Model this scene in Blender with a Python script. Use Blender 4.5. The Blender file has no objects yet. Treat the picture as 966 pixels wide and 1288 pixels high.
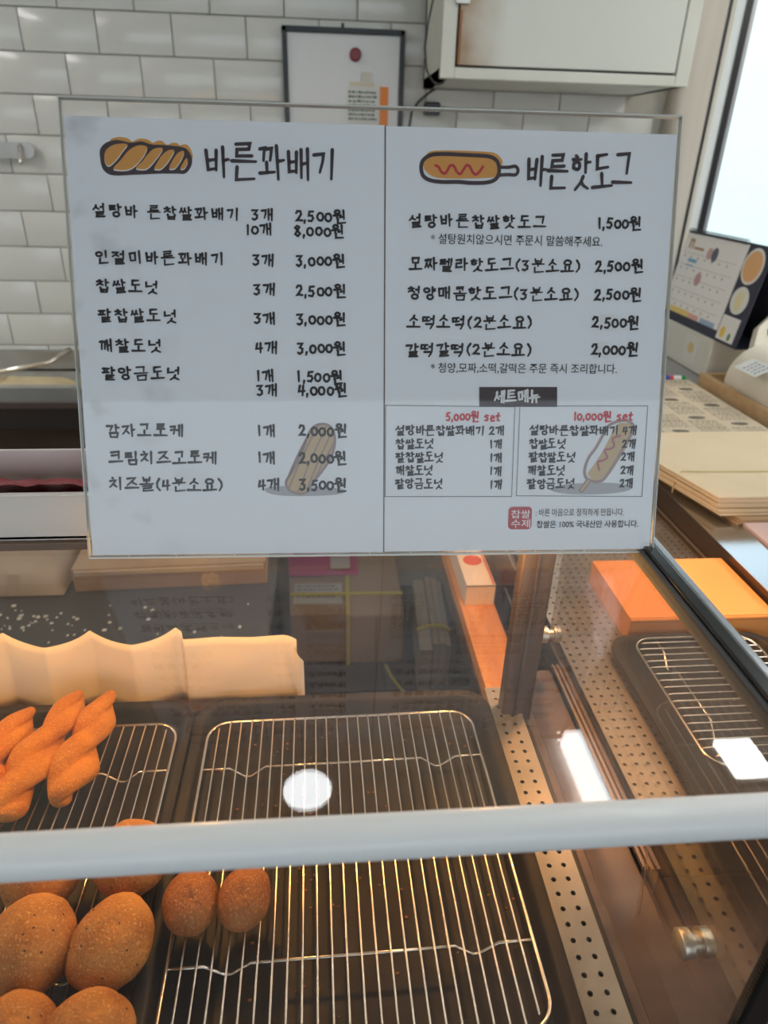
import bpy, math, random
from mathutils import Vector, Matrix, noise
random.seed(7)
S = bpy.context.scene
COL = S.collection

# ------------------------------------------------------------------ camera
cd = bpy.data.cameras.new('camera'); cam = bpy.data.objects.new('camera', cd); COL.objects.link(cam)
S.camera = cam
cd.sensor_fit = 'VERTICAL'; cd.sensor_height = 24.0; cd.lens = 24.0*860.0/1288.0
_t, _y, _r = math.radians(27.569), math.radians(5.384), math.radians(1.56)
fw = Vector((math.sin(_y)*math.cos(_t), math.cos(_y)*math.cos(_t), -math.sin(_t)))
rt = Vector((math.cos(_y), -math.sin(_y), 0)); up = rt.cross(fw)
r2 = math.cos(_r)*rt + math.sin(_r)*up; u2 = -math.sin(_r)*rt + math.cos(_r)*up
cam.matrix_world = Matrix(((r2.x, u2.x, -fw.x, 0), (r2.y, u2.y, -fw.y, 0), (r2.z, u2.z, -fw.z, 1.55), (0, 0, 0, 1)))
cd.clip_start = 0.02
cd.dof.use_dof = True; cd.dof.focus_distance = 0.58; cd.dof.aperture_fstop = 5.0

# ------------------------------------------------------------------ world, exposure
W = bpy.data.worlds.new('world'); S.world = W; W.use_nodes = True
wb = W.node_tree.nodes['Background']; wb.inputs[0].default_value = (0.80, 0.91, 1.0, 1); wb.inputs[1].default_value = 1.85
S.view_settings.view_transform = 'Standard'; S.view_settings.look = 'None'
S.view_settings.exposure = 0.25; S.view_settings.gamma = 1.0; S.view_settings.use_curve_mapping = False

# ------------------------------------------------------------------ materials
MATS = {}
def mat(name, col, rough=0.5, metal=0.0, spec=0.5, bump=0.0, bscale=50.0, var=0.0, vscale=8.0, col2=None, emit=None, estr=0.0, coat=0.0, sss=0.0, stretch=None, detail=4.0, lo=0.35, hi=0.65):
    if name in MATS: return MATS[name]
    m = bpy.data.materials.new(name); m.use_nodes = True; MATS[name] = m
    nt = m.node_tree; b = nt.nodes['Principled BSDF']
    b.inputs['Base Color'].default_value = (*col, 1); b.inputs['Roughness'].default_value = rough
    b.inputs['Metallic'].default_value = metal; b.inputs['Specular IOR Level'].default_value = spec
    b.inputs['Coat Weight'].default_value = coat
    if emit: b.inputs['Emission Color'].default_value = (*emit, 1); b.inputs['Emission Strength'].default_value = estr
    if sss: b.inputs['Subsurface Weight'].default_value = sss; b.inputs['Subsurface Scale'].default_value = 0.004
    if col2 or bump:
        tc = nt.nodes.new('ShaderNodeTexCoord'); mp = nt.nodes.new('ShaderNodeMapping'); nt.links.new(tc.outputs['Object'], mp.inputs[0])
        if stretch: mp.inputs['Scale'].default_value = stretch
    if col2:
        n = nt.nodes.new('ShaderNodeTexNoise'); n.inputs['Scale'].default_value = vscale; n.inputs['Detail'].default_value = detail
        nt.links.new(mp.outputs[0], n.inputs['Vector'])
        cr = nt.nodes.new('ShaderNodeValToRGB'); cr.color_ramp.elements[0].position = lo; cr.color_ramp.elements[1].position = hi
        cr.color_ramp.elements[0].color = (*col, 1); cr.color_ramp.elements[1].color = (*col2, 1)
        nt.links.new(n.outputs[0], cr.inputs[0]); nt.links.new(cr.outputs[0], b.inputs['Base Color'])
    if bump:
        n2 = nt.nodes.new('ShaderNodeTexNoise'); n2.inputs['Scale'].default_value = bscale; n2.inputs['Detail'].default_value = 5
        nt.links.new(mp.outputs[0], n2.inputs['Vector'])
        bp = nt.nodes.new('ShaderNodeBump'); bp.inputs['Strength'].default_value = bump; bp.inputs['Distance'].default_value = 0.002
        nt.links.new(n2.outputs[0], bp.inputs['Height']); nt.links.new(bp.outputs[0], b.inputs['Normal'])
    return m

def glass(name, tint=(1, 1, 1), haze=0.0, f0=0.04, hcol=(0.8, 0.8, 0.78), rough=0.0, smear=0.0):
    """thin clear sheet: transparent + schlick gloss + a film of dust"""
    if name in MATS: return MATS[name]
    m = bpy.data.materials.new(name); m.use_nodes = True; MATS[name] = m
    nt = m.node_tree; nt.nodes.clear(); N = nt.nodes.new; L = nt.links.new
    out = N('ShaderNodeOutputMaterial'); tr = N('ShaderNodeBsdfTransparent'); tr.inputs[0].default_value = (*tint, 1)
    gl = N('ShaderNodeBsdfGlossy'); gl.inputs['Roughness'].default_value = rough; gl.inputs[0].default_value = (1, 1, 1, 1)
    lw = N('ShaderNodeLayerWeight'); pw = N('ShaderNodeMath'); pw.operation = 'POWER'; pw.inputs[1].default_value = 5
    ml = N('ShaderNodeMath'); ml.operation = 'MULTIPLY_ADD'; ml.inputs[1].default_value = 1-f0; ml.inputs[2].default_value = f0
    L(lw.outputs['Facing'], pw.inputs[0]); L(pw.outputs[0], ml.inputs[0])
    mx = N('ShaderNodeMixShader'); L(ml.outputs[0], mx.inputs[0]); L(tr.outputs[0], mx.inputs[1]); L(gl.outputs[0], mx.inputs[2])
    if haze:
        df = N('ShaderNodeBsdfDiffuse'); df.inputs[0].default_value = (*hcol, 1)
        m2 = N('ShaderNodeMixShader'); L(mx.outputs[0], m2.inputs[1]); L(df.outputs[0], m2.inputs[2])
        tc = N('ShaderNodeTexCoord'); n = N('ShaderNodeTexNoise'); n.inputs['Scale'].default_value = 7; n.inputs['Detail'].default_value = 6
        L(tc.outputs['Object'], n.inputs['Vector'])
        mr = N('ShaderNodeMapRange'); mr.inputs['From Min'].default_value = 0.3; mr.inputs['From Max'].default_value = 0.75
        mr.inputs['To Min'].default_value = haze*0.4; mr.inputs['To Max'].default_value = haze*1.8
        L(n.outputs[0], mr.inputs[0])
        if smear:
            n3 = N('ShaderNodeTexNoise'); n3.inputs['Scale'].default_value = 900; L(tc.outputs['Object'], n3.inputs['Vector'])
            gt = N('ShaderNodeMath'); gt.operation = 'GREATER_THAN'; gt.inputs[1].default_value = 0.76; L(n3.outputs[0], gt.inputs[0])
            ad = N('ShaderNodeMath'); ad.operation = 'MULTIPLY_ADD'; ad.inputs[1].default_value = smear
            L(gt.outputs[0], ad.inputs[0]); L(mr.outputs[0], ad.inputs[2]); L(ad.outputs[0], m2.inputs[0])
        else: L(mr.outputs[0], m2.inputs[0])
        mx = m2
    L(mx.outputs[0], out.inputs[0])
    return m

# ------------------------------------------------------------------ mesh helpers
class MB:
    def __init__(s): s.v = []; s.f = []
    def box(s, x0, x1, y0, y1, z0, z1, bev=0.0):
        if bev:
            import bmesh
            bm = bmesh.new(); bmesh.ops.create_cube(bm, size=1)
            bmesh.ops.scale(bm, vec=(x1-x0, y1-y0, z1-z0), verts=bm.verts)
            bmesh.ops.translate(bm, vec=((x0+x1)/2, (y0+y1)/2, (z0+z1)/2), verts=bm.verts)
            bmesh.ops.bevel(bm, geom=bm.edges[:], offset=bev, segments=2, affect='EDGES', profile=0.5)
            o = len(s.v); bm.verts.index_update()
            s.v += [tuple(v.co) for v in bm.verts]; s.f += [tuple(o+v.index for v in f.verts) for f in bm.faces]; bm.free(); return s
        o = len(s.v)
        s.v += [(x0, y0, z0), (x1, y0, z0), (x1, y1, z0), (x0, y1, z0), (x0, y0, z1), (x1, y0, z1), (x1, y1, z1), (x0, y1, z1)]
        s.f += [tuple(o+i for i in q) for q in ((3, 2, 1, 0), (4, 5, 6, 7), (0, 1, 5, 4), (1, 2, 6, 5), (2, 3, 7, 6), (3, 0, 4, 7))]
        return s
    def tube(s, pts, r, n=8, closed=False, cap=True):
        pts = [Vector(p) for p in pts]; o = len(s.v); K = len(pts); nrm = None
        rs = r if isinstance(r, (list, tuple)) else [r]*K
        for i, p in enumerate(pts):
            a = pts[(i-1) % K] if (closed or i) else p; b = pts[(i+1) % K] if (closed or i < K-1) else p
            t = (b-a).normalized()
            if nrm is None: nrm = t.orthogonal().normalized()
            nrm = (nrm - t*nrm.dot(t)).normalized(); bn = t.cross(nrm)
            for k in range(n):
                a_ = 2*math.pi*k/n; s.v.append(tuple(p + rs[i]*(math.cos(a_)*nrm + math.sin(a_)*bn)))
        for i in range(K if closed else K-1):
            j = (i+1) % K
            for k in range(n):
                k2 = (k+1) % n; s.f.append((o+i*n+k, o+i*n+k2, o+j*n+k2, o+j*n+k))
        if cap and not closed:
            s.f.append(tuple(o+k for k in range(n))[::-1]); s.f.append(tuple(o+(K-1)*n+k for k in range(n)))
        return s
    def prism(s, poly, h0, h1, axis='z'):
        """poly 2D extruded; axis z: (x,y), x: (y,z), y: (x,z)"""
        def P(a, b, h): return {'z': (a, b, h), 'x': (h, a, b), 'y': (a, h, b)}[axis]
        o = len(s.v); n = len(poly)
        s.v += [P(a, b, h0) for a, b in poly] + [P(a, b, h1) for a, b in poly]
        s.f.append(tuple(o+i for i in range(n))[::-1]); s.f.append(tuple(o+n+i for i in range(n)))
        for i in range(n):
            j = (i+1) % n; s.f.append((o+i, o+j, o+n+j, o+n+i))
        return s
    def rawpoly(s, pts):
        o = len(s.v); s.v += list(pts); s.f.append(tuple(range(o, o+len(pts)))); return s
    def grid(s, fn, nu, nv):
        o = len(s.v)
        for j in range(nv+1):
            for i in range(nu+1): s.v.append(tuple(fn(i/nu, j/nv)))
        for j in range(nv):
            for i in range(nu):
                a = o+j*(nu+1)+i; s.f.append((a, a+1, a+nu+2, a+nu+1))
        return s
    def mesh(s, name, m, smooth=False):
        me = bpy.data.meshes.new(name); me.from_pydata(s.v, [], s.f); me.update()
        import bmesh
        bm = bmesh.new(); bm.from_mesh(me); bmesh.ops.recalc_face_normals(bm, faces=bm.faces); bm.to_mesh(me); bm.free()
        if smooth:
            for p in me.polygons: p.use_smooth = True
            if smooth != True: me.set_sharp_from_angle(angle=math.radians(smooth))
        me.materials.append(m); return me
    def build(s, name, m, parent=None, smooth=False, **k):
        o = bpy.data.objects.new(name, s.mesh(name, m, smooth)); COL.objects.link(o)
        if parent: o.parent = parent
        for a, b in k.items(): o[a] = b
        return o
def obj(name, me, parent=None, loc=None, **k):
    o = bpy.data.objects.new(name, me); COL.objects.link(o)
    if parent: o.parent = parent
    if loc: o.location = loc
    for a, b in k.items(): o[a] = b
    return o
def thing(name, label, cat, loc=(0, 0, 0), group=None, rz=0):
    o = bpy.data.objects.new(name, None); COL.objects.link(o); o.location = loc; o.rotation_euler = (0, 0, rz); o.empty_display_size = 0.02
    o['label'] = label; o['category'] = cat
    if group: o['group'] = group
    return o
def tag(o, label, cat, group=None):
    o['label'] = label; o['category'] = cat
    if group: o['group'] = group
    return o
def struct(o): o['kind'] = 'structure'; return o
def arc(cx, cy, r, a0, a1, n): return [(cx+r*math.cos(math.radians(a0+(a1-a0)*i/n)), cy+r*math.sin(math.radians(a0+(a1-a0)*i/n))) for i in range(n+1)]
def rrect(x0, x1, y0, y1, r, n=5): return arc(x1-r, y1-r, r, 0, 90, n)+arc(x0+r, y1-r, r, 90, 180, n)+arc(x0+r, y0+r, r, 180, 270, n)+arc(x1-r, y0+r, r, 270, 360, n)
def cyl(mb, p, axis, r, L, n=24):
    d = {'x': Vector((1, 0, 0)), 'y': Vector((0, 1, 0)), 'z': Vector((0, 0, 1))}[axis]; p = Vector(p)
    mb.tube([p, p+d*L], r, n); return mb

# shared materials
TILE = mat('white_glazed_tile', (0.63, 0.645, 0.615), 0.16, col2=(0.69, 0.695, 0.66), vscale=3, bump=0.05, bscale=12)
GROUT = mat('tile_grout', (0.40, 0.38, 0.33), 0.9, col2=(0.48, 0.46, 0.40), vscale=20)
PAINT = mat('white_painted_wall', (0.62, 0.60, 0.54), 0.7)
CEIL = mat('ceiling_paint', (0.75, 0.74, 0.7), 0.9)
STEEL = mat('brushed_stainless_steel', (0.50, 0.49, 0.47), 0.32, 1.0, col2=(0.60, 0.59, 0.56), vscale=6, stretch=(1, 40, 1))
BROWNST = mat('dark_bronze_steel', (0.11, 0.075, 0.055), 0.38, 0.55, col2=(0.15, 0.105, 0.08), vscale=5, stretch=(1, 12, 1))
DARK = mat('dark_metal', (0.03, 0.028, 0.027), 0.4, 0.5)
BLACKP = mat('black_plastic', (0.012, 0.013, 0.018), 0.35)
KRAFT = mat('kraft_cardboard', (0.36, 0.235, 0.14), 0.85, col2=(0.42, 0.28, 0.17), vscale=14, bump=0.1, bscale=200)
WHITEP = mat('white_plastic', (0.80, 0.76, 0.71), 0.35)
CHROME = mat('polished_wire', (0.80, 0.74, 0.66), 0.22, 1.0)

# ================================================================== SETTING
YB = 2.30
fl = struct(MB().box(-2.4, 2.4, -3.0, 2.5, -0.12, -0.006).build('floor', mat('floor_grout', (0.03, 0.026, 0.024), 0.9)))
ft = mat('dark_brown_floor_tile', (0.070, 0.046, 0.034), 0.6, col2=(0.10, 0.068, 0.05), vscale=9, bump=0.05)
fme = MB().box(0.002, 0.298, 0.002, 0.298, -0.006, 0.0).mesh('tile', ft)
for i in range(7):
    for j in range(5): obj('tile', fme, fl, (-1.02+0.3*i, 0.80+0.3*j, 0))
struct(MB().box(-2.4, 2.4, -3.0, 2.5, 2.55, 2.65).build('ceiling', CEIL))
struct(MB().box(-2.4, -2.3, -3.0, 2.5, 0, 2.55).build('wall_left', PAINT))
struct(MB().box(2.3, 2.4, -3.0, 2.5, 0, 2.55).build('wall_right', PAINT))
# back wall with a window opening at its right end
WX0, WX1, WZ0, WZ1 = 1.195, 2.25, 1.08, 2.45
b = MB(); b.box(-2.3, WX0, YB+.008, YB+.15, 0, 2.55); b.box(WX1, 2.3, YB+.008, YB+.15, 0, 2.55)
b.box(WX0, WX1, YB+.008, YB+.15, 0, WZ0); b.box(WX0, WX1, YB+.008, YB+.15, WZ1, 2.55)
wall = struct(b.build('wall_back', GROUT))
def tiles(x0, x1, z0, z1, off):
    """one glazed tile, pillowed edges, shared for whole tiles"""
    g = 0.0016
    m = MB().box(x0+g, x1-g, 0, .010, z0+g, z1-g, bev=0.0012)
    return m
full = tiles(0, .2, 0, .1, 0).mesh('tile', TILE, 60)
for k in range(16):
    z = 0.776+0.1*k
    off = {0: .0, 1: .106}[k % 2]
    x = -1.6+off
    for i in range(13):
        X = x+.2*i
        if X+.2 > 1.03: continue
        if 0.35 < X < .75 and z > 1.75: continue
        o = obj('tile', full, wall, (X, YB+random.uniform(-.0005, .0005), z)); o.rotation_euler = (random.uniform(-.004, .004), 0, random.uniform(-.003, .003))
# corner pilaster beside the window
pl = rrect(1.03, 1.165, YB-.06, YB+.02, .03)
struct(MB().prism(pl, 0, 2.55).build('trim_1', mat('beige_pilaster', (0.52, 0.47, 0.40), 0.45, col2=(0.60, 0.56, 0.49), vscale=3, stretch=(8, 1, .3)), smooth=40))
struct(MB().box(1.132, 1.140, YB-.0625, YB-.058, 1.0, 2.55).build('trim_2', BLACKP))
wf = MB(); wf.box(1.163, 1.196, YB-.03, YB+.03, WZ0, WZ1)
wf.box(WX0, WX1, YB-.02, YB+.03, WZ0-.03, WZ0); wf.box(WX0, WX1, YB-.02, YB+.03, WZ1, WZ1+.03)
win = struct(wf.build('window_1', mat('white_window_frame', (0.72, 0.76, 0.76), 0.4)))
MB().box(1.196, 1.214, YB-.035, YB+.03, WZ0, WZ1).build('window_gasket', BLACKP, win)
MB().box(1.214, 1.229, YB-.028, YB+.03, WZ0, WZ1).build('window_bead', mat('window_bead_grey', (.42, .43, .45), .3, .6), win)
MB().box(1.229, WX1, YB+.0, YB+.005, WZ0, WZ1).build('window_pane', glass('window_glass', (.93, .97, .96), .05), win)
# outdoors: pale building across the lane, ground and a clipped shrub
struct(MB().box(-6, 12, 9.0, 9.2, -0.1, 3.4).build('wall_outside', mat('pale_render', (.92, .97, .94), .8, col2=(.95, .98, .96), vscale=1.5)))
struct(MB().box(-6, 12, 2.46, 9.0, -0.15, -0.1).build('ground_outside', mat('outside_paving', (.45, .45, .43), .9)))
struct(MB().box(-30, 30, -40, -3.0, -0.15, -0.05).build('street_outside', mat('street_asphalt', (.20, .20, .20), .9)))
sh = MB()
rs = random.Random(3)
for i in range(900):
    a = rs.uniform(0, 6.283); h = rs.uniform(0, 1); rr = .30*math.sqrt(max(.05, 1-(h*2-1)**2))*rs.uniform(.6, 1)
    c = Vector((2.35+1.5*rr*math.cos(a), 3.2+rr*math.sin(a), .34+h*.98)); d = Vector((rs.uniform(-1, 1), rs.uniform(-1, 1), rs.uniform(-.3, 1))).normalized()*.05; e = d.cross(Vector((rs.uniform(-1, 1), rs.uniform(-1, 1), 1))).normalized()*.022
    sh.rawpoly([c-d, c+e, c+d, c-e])
t = thing('shrub', 'blurred green shrub growing outside the window behind the calendar', 'shrub', (0, 0, 0))
sh.build('foliage', mat('shrub_leaf', (.10, .26, .06), .6, col2=(.20, .42, .10), vscale=8), t, kind='stuff')
MB().tube([(2.35, 3.2, -.1), (2.36, 3.2, .5)], .03).build('trunk', mat('shrub_bark', (.1, .07, .05), .9), t)

# ------------------------------------------------------------------ ceiling lamps
LW = mat('lamp_white_diffuser', (.9, .9, .9), .5, emit=(.93, .97, 1.0), estr=9)
t = thing('round_ceiling_light', 'small round white downlight in the ceiling', 'ceiling light', (-.065, 1.31, 2.55))
cyl(MB(), (0, 0, -.012), 'z', .066, .008, 40).build('diffuser', LW, t); cyl(MB(), (0, 0, -.014), 'z', .075, .013, 40).build('rim', WHITEP, t)
t.children[1].location.z = .003
t = thing('tube_ceiling_light', 'long narrow fluorescent batten light on the ceiling', 'ceiling light', (.712, .9, 2.55))
MB().box(-.035, .035, -.9, .56, -.03, -.012).build('diffuser', LW, t); MB().box(-.025, .025, -.88, .54, -.012, 0).build('batten', WHITEP, t)
t = thing('square_ceiling_light', 'small square panel light in the ceiling near the window', 'ceiling light', (1.2, 1.35, 2.55))
MB().box(-.055, .055, -.07, .06, -.016, -.008).build('diffuser', mat('panel_diffuser', (.9, .9, .9), .5, emit=(.95, 1, 1), estr=24), t); MB().box(-.065, .065, -.08, .07, -.009, 0).build('rim', WHITEP, t)
t = thing('added_ceiling_fill', 'added fill light panel, out of view on the ceiling by the left wall', 'ceiling light', (-1.95, 1.0, 2.55))  # fill panel added out of view to brighten the tiled wall
MB().box(-.18, .18, -.7, .7, -.02, -.008).build('diffuser', mat('fill_panel_glow', (.9, .9, .9), .5, emit=(1, .98, .93), estr=9), t); MB().box(-.20, .20, -.72, .72, -.010, 0).build('rim', WHITEP, t)
t2 = thing('added_ceiling_fill', 'added fill light panel, out of view on the ceiling by the right wall', 'ceiling light', (1.95, 1.0, 2.55))  # second added fill panel, also out of view
for c_ in list(t.children): o = c_.copy(); COL.objects.link(o); o.parent = t2

# ------------------------------------------------------------------ things on the back wall
t = thing('whiteboard', 'white board with a black frame hanging on the tiled wall', 'whiteboard', (.068, 2.29, 1.40))
MB().box(-.163, .163, -.004, .004, .0, .450).build('writing_surface', mat('whiteboard_face', (.70, .71, .71), .25), t)
fr = MB(); 
for (a, b_, c, d) in ((-.170, -.156, 0, .457), (.156, .170, 0, .457), (-.170, .170, .443, .457), (-.170, .170, -.004, .010)): fr.box(a, b_, -.011, .006, c, d, bev=.002)
fr.build('frame', mat('board_frame_black', (.02, .025, .03), .4), t)
MB().tube([(-.003, -.004, .456), (-.003, -.004, .468)], .004).build('hanger', DARK, t)
t = thing('magnet', 'round dark red magnet on the white board', 'magnet', (.100, 2.286, 1.796))
mg = MB(); mg.tube([(0, 0, 0), (0, -.009, 0), (0, -.012, 0)], [.0165, .0165, .012], 24); mg.build('button', mat('magnet_red', (.20, .02, .03), .35), t)
t = thing('note_paper', 'handwritten note with an orange strip clipped to the white board', 'note', (.125, 2.285, 1.60))
MB().box(-.048, .043, -.0012, 0, 0, .126).build('sheet', mat('note_sheet', (.72, .72, .70), .8), t)
MB().box(.046, .070, -.0012, 0, -.01, .122).build('orange_strip', mat('note_orange', (.85, .28, .07), .7), t)
MB().box(-.04, .03, -.0018, -.0012, .122, .132).build('tape', mat('note_tape', (.66, .60, .45), .4), t)
MB().box(-.008, .018, -.005, -.0012, .125, .155).build('clip', mat('note_clip', (.62, .60, .50), .4), t)
nt_ = MB(); rs = random.Random(5)
for r_ in range(7):
    x = -.044
    while x < .034:
        w = rs.uniform(.003, .008); nt_.box(x, x+w, -.0016, -.0012, .104-.011*r_, .104-.011*r_+rs.uniform(.004, .0065)); x += w+rs.uniform(.001, .004)
nt_.build('handwriting', mat('green_ink', (.05, .13, .09), .8), t, kind='stuff')
# steel rail at the left
t = thing('wall_rail', 'stainless steel tool rail fixed to the white tiles at left', 'rail', (-1.0, 2.30, 1.515))
MB().prism(rrect(-.25, .185, 0, .042, .02), -.022, -.016, 'y').build('plate', STEEL, t, smooth=40)
for X in (-.1, .03, .150):
    MB().tube([(X, -.022, .036), (X, -.040, .03), (X, -.042, -.004), (X, -.050, -.012)], .004).build('hook', CHROME, t, smooth=True)
MB().box(-.2, .1, -.016, 0, .012, .03).build('bracket', DARK, t)
# wall cupboard
t = thing('wall_cupboard', 'stained white wall cupboard hung over the back tiles', 'cupboard', (.296, 2.0, 1.722))
cw = mat('aged_white_laminate', (.62, .63, .56), .5, col2=(.70, .70, .63), vscale=4)
c = MB(); c.box(0, .022, 0, .30, 0, .72); c.box(.61, .632, 0, .30, 0, .72); c.box(0, .632, 0, .30, 0, .022); c.box(0, .632, 0, .30, .70, .72); c.box(0, .632, .28, .30, 0, .72)
c.build('carcass', cw, t)
fm = MB(); fm.box(0, .036, -.018, 0, 0, .72, bev=.002); fm.box(.604, .64, -.018, 0, 0, .72, bev=.002); fm.box(.036, .604, -.018, 0, 0, .024, bev=.002); fm.build('face_frame', cw, t)
dm = mat('cupboard_door_white', (.66, .68, .62), .45)
nt = dm.node_tree; N = nt.nodes.new; L = nt.links.new      # brown grease stain near the hinge side
tc = N('ShaderNodeTexCoord'); sp = N('ShaderNodeSeparateXYZ'); L(tc.outputs['Object'], sp.inputs[0])
mr = N('ShaderNodeMapRange'); mr.inputs['From Min'].default_value = .04; mr.inputs['From Max'].default_value = .16; mr.inputs['To Min'].default_value = 1.5; mr.inputs['To Max'].default_value = 0; L(sp.outputs[0], mr.inputs[0])
nn = N('ShaderNodeTexNoise'); nn.inputs['Scale'].default_value = 14; L(tc.outputs['Object'], nn.inputs['Vector'])
mm = N('ShaderNodeMath'); mm.operation = 'MULTIPLY'; L(mr.outputs[0], mm.inputs[0]); L(nn.outputs[0], mm.inputs[1])
mc = N('ShaderNodeMix'); mc.data_type = 'RGBA'; mc.inputs[6].default_value = (.66, .68, .62, 1); mc.inputs[7].default_value = (.30, .16, .06, 1); L(mm.outputs[0], mc.inputs[0])
L(mc.outputs[2], nt.nodes['Principled BSDF'].inputs['Base Color'])
MB().box(.041, .599, -.020, -.003, .029, .71, bev=.0015).build('door', dm, t)
MB().box(.040, .0465, -.0225, -.019, .03, .14, bev=.001).build('rust_strip', mat('rust', (.30, .13, .05), .8), t)
MB().box(.028, .062, -.026, -.018, .150, .164, bev=.002).build('hinge', STEEL, t)
MB().box(.036, .604, -.0025, -.0022, .022, .715).build('door_gap', DARK, t)
# cables
CB = mat('black_cable', (.02, .02, .02), .5)
tag(MB().tube([(.284, 1.985, 2.2), (.281, 1.985, 2.0), (.273, 1.985, 1.89), (.261, 1.985, 1.83), (.256, 1.985, 1.785), (.262, 1.985, 1.742), (.270, 1.985, 1.725), (.282, 1.985, 1.713), (.292, 1.985, 1.709), (.302, 1.985, 1.711), (.310, 1.985, 1.716)], .0024, 8).build('power_cable', CB, smooth=True), 'black cable looping down beside the left edge of the wall cupboard', 'cable')
tag(MB().tube([(.36, 2.29, 1.73), (.341, 2.285, 1.728), (.31, 2.285, 1.71), (.285, 2.285, 1.69), (.265, 2.285, 1.665), (.255, 2.285, 1.60)], .003, 8).build('power_cable', CB, smooth=True), 'thin black cable sloping across tiles under the cupboard', 'cable')
tag(MB().box(.300, .345, 2.265, 2.30, 1.655, 1.688, bev=.004).build('socket_box', BLACKP), 'small black adapter on the tiles under the cupboard', 'adapter')

# ------------------------------------------------------------------ kitchen side
t = thing('fryer', 'stainless steel fryer counter against the tiled wall at left', 'fryer', (-.85, 1.92, 0))
MB().box(-.55, .6, .03, .36, 0, .90).build('body', BROWNST, t)
b = MB(); b.box(-.55, .6, 0, .03, .91, .951); b.box(-.55, .6, .34, .36, .91, .965); b.box(-.55, -.50, .03, .34, .91, .951); b.box(.5, .6, .03, .34, .91, .951); b.box(-.55, .6, .03, .36, .89, .905)
b.build('sink_top', STEEL, t)
MB().box(-.55, .6, -.006, 0, .83, .895).build('front_panel', mat('dark_fryer_panel', (.05, .04, .035), .4, .5), t)
MB().box(-.55, .6, -.012, -.0, .895, .912).build('drip_edge', mat('brown_worn_steel', (.16, .12, .10), .4, .8), t)
tag(MB().grid(lambda u, v: (-1.05+.32*u, 1.985+.12*v+.01*math.sin(u*9), .906+.04*math.sin(math.pi*u)**.5*math.sin(math.pi*v)**.5+.006*noise.noise((u*8, v*6, 1))), 24, 12).build('flour_dough', mat('dough_yellow', (.58, .47, .28), .8, col2=(.66, .56, .36), vscale=20), smooth=True), 'pale yellow dough lying in the fryer tray', 'dough')
t = thing('basket_scoop', 'steel scoop with a long bright handle resting across the fryer tray', 'scoop', (-.86, 2.08, .95))
MB().tube([(-.13, -.02, .0), (.02, .06, .012), (.07, .12, .04)], .007).build('handle', CHROME, t, smooth=True)
MB().tube([(-.13+.055*math.cos(a), -.04+.055*math.sin(a), -.002) for a in [i*.3927 for i in range(16)]], .003, 6, closed=True).build('rim', CHROME, t, smooth=True)
t = thing('prep_table', 'long dark work table dusted with flour behind the case', 'table', (-.75, .85, 0))
tt = mat('dark_speckled_worktop', (.055, .048, .045), .5, col2=(.11, .10, .095), vscale=300, detail=1, lo=.5, hi=.8)
MB().box(-.55, .645, 0, .62, .77, .80, bev=.004).build('worktop', tt, t)
MB().box(-.55, .645, .625, .975, .77, .80, bev=.004).build('rear_shelf', mat('grey_steel_shelf', (.16, .17, .18), .4, .4), t)
for X in (-.52, .60):
    for Y in (.03, .93): MB().box(X, X+.03, Y, Y+.03, 0, .77).build('leg', STEEL, t)
fl_ = MB(); rs = random.Random(11)
for i in range(120):
    x, y = (-.62+rs.gauss(0, .09), 1.03+rs.gauss(0, .025)) if i < 80 else (rs.uniform(-.8, -.12), rs.uniform(.92, 1.08))
    s_ = rs.uniform(.0010, .0030); fl_.box(x-s_, x+s_*rs.uniform(.5, 1.5), y-s_, y+s_, .8, .8015)
tag(fl_.build('flour_specks', mat('flour_white', (.72, .68, .6), .9)), 'white flour crumbs scattered on the dark work table', 'flour')['kind'] = 'stuff'
t = thing('flat_carton', 'long low brown cardboard carton lying on the dark work table', 'carton', (-.31, 1.16, .80), rz=.04)
MB().box(-.17, .19, -.03, .22, 0, .05, bev=.002).build('tray', KRAFT, t)
MB().box(-.165, .185, -.034, -.029, .036, .046).build('front_lip', mat('light_card_edge', (.50, .42, .32), .8), t)
t = thing('paper_sack', 'crumpled tan paper sack lying left of the flat carton', 'sack', (-.645, 1.17, .80))
MB().grid(lambda u, v: ((u-.5)*.30, (v-.5)*.2+.04, .003+.075*(math.sin(math.pi*u)*math.sin(math.pi*v))**.35*(1+.35*noise.noise((u*5, v*4, 3)))), 26, 18).build('sack_body', mat('tan_sack', (.33, .24, .17), .85, col2=(.42, .32, .23), vscale=10), t, smooth=40)
MB().tube([(-.07, -.03, .088), (-.02, -.05, .082)], .005).build('tie', mat('dark_tie', (.03, .03, .03), .6), t)
t = thing('steel_pan', 'round shallow steel pan behind the tan sack on the work table', 'pan', (-.93, 1.26, .80))
MB().tube([(0, 0, 0), (0, 0, .002), (0, 0, .045), (0, 0, .048), (0, 0, .045), (0, 0, .006)], [.08, .10, .12, .125, .115, .095], 32).build('bowl', STEEL, t, smooth=40)

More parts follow.
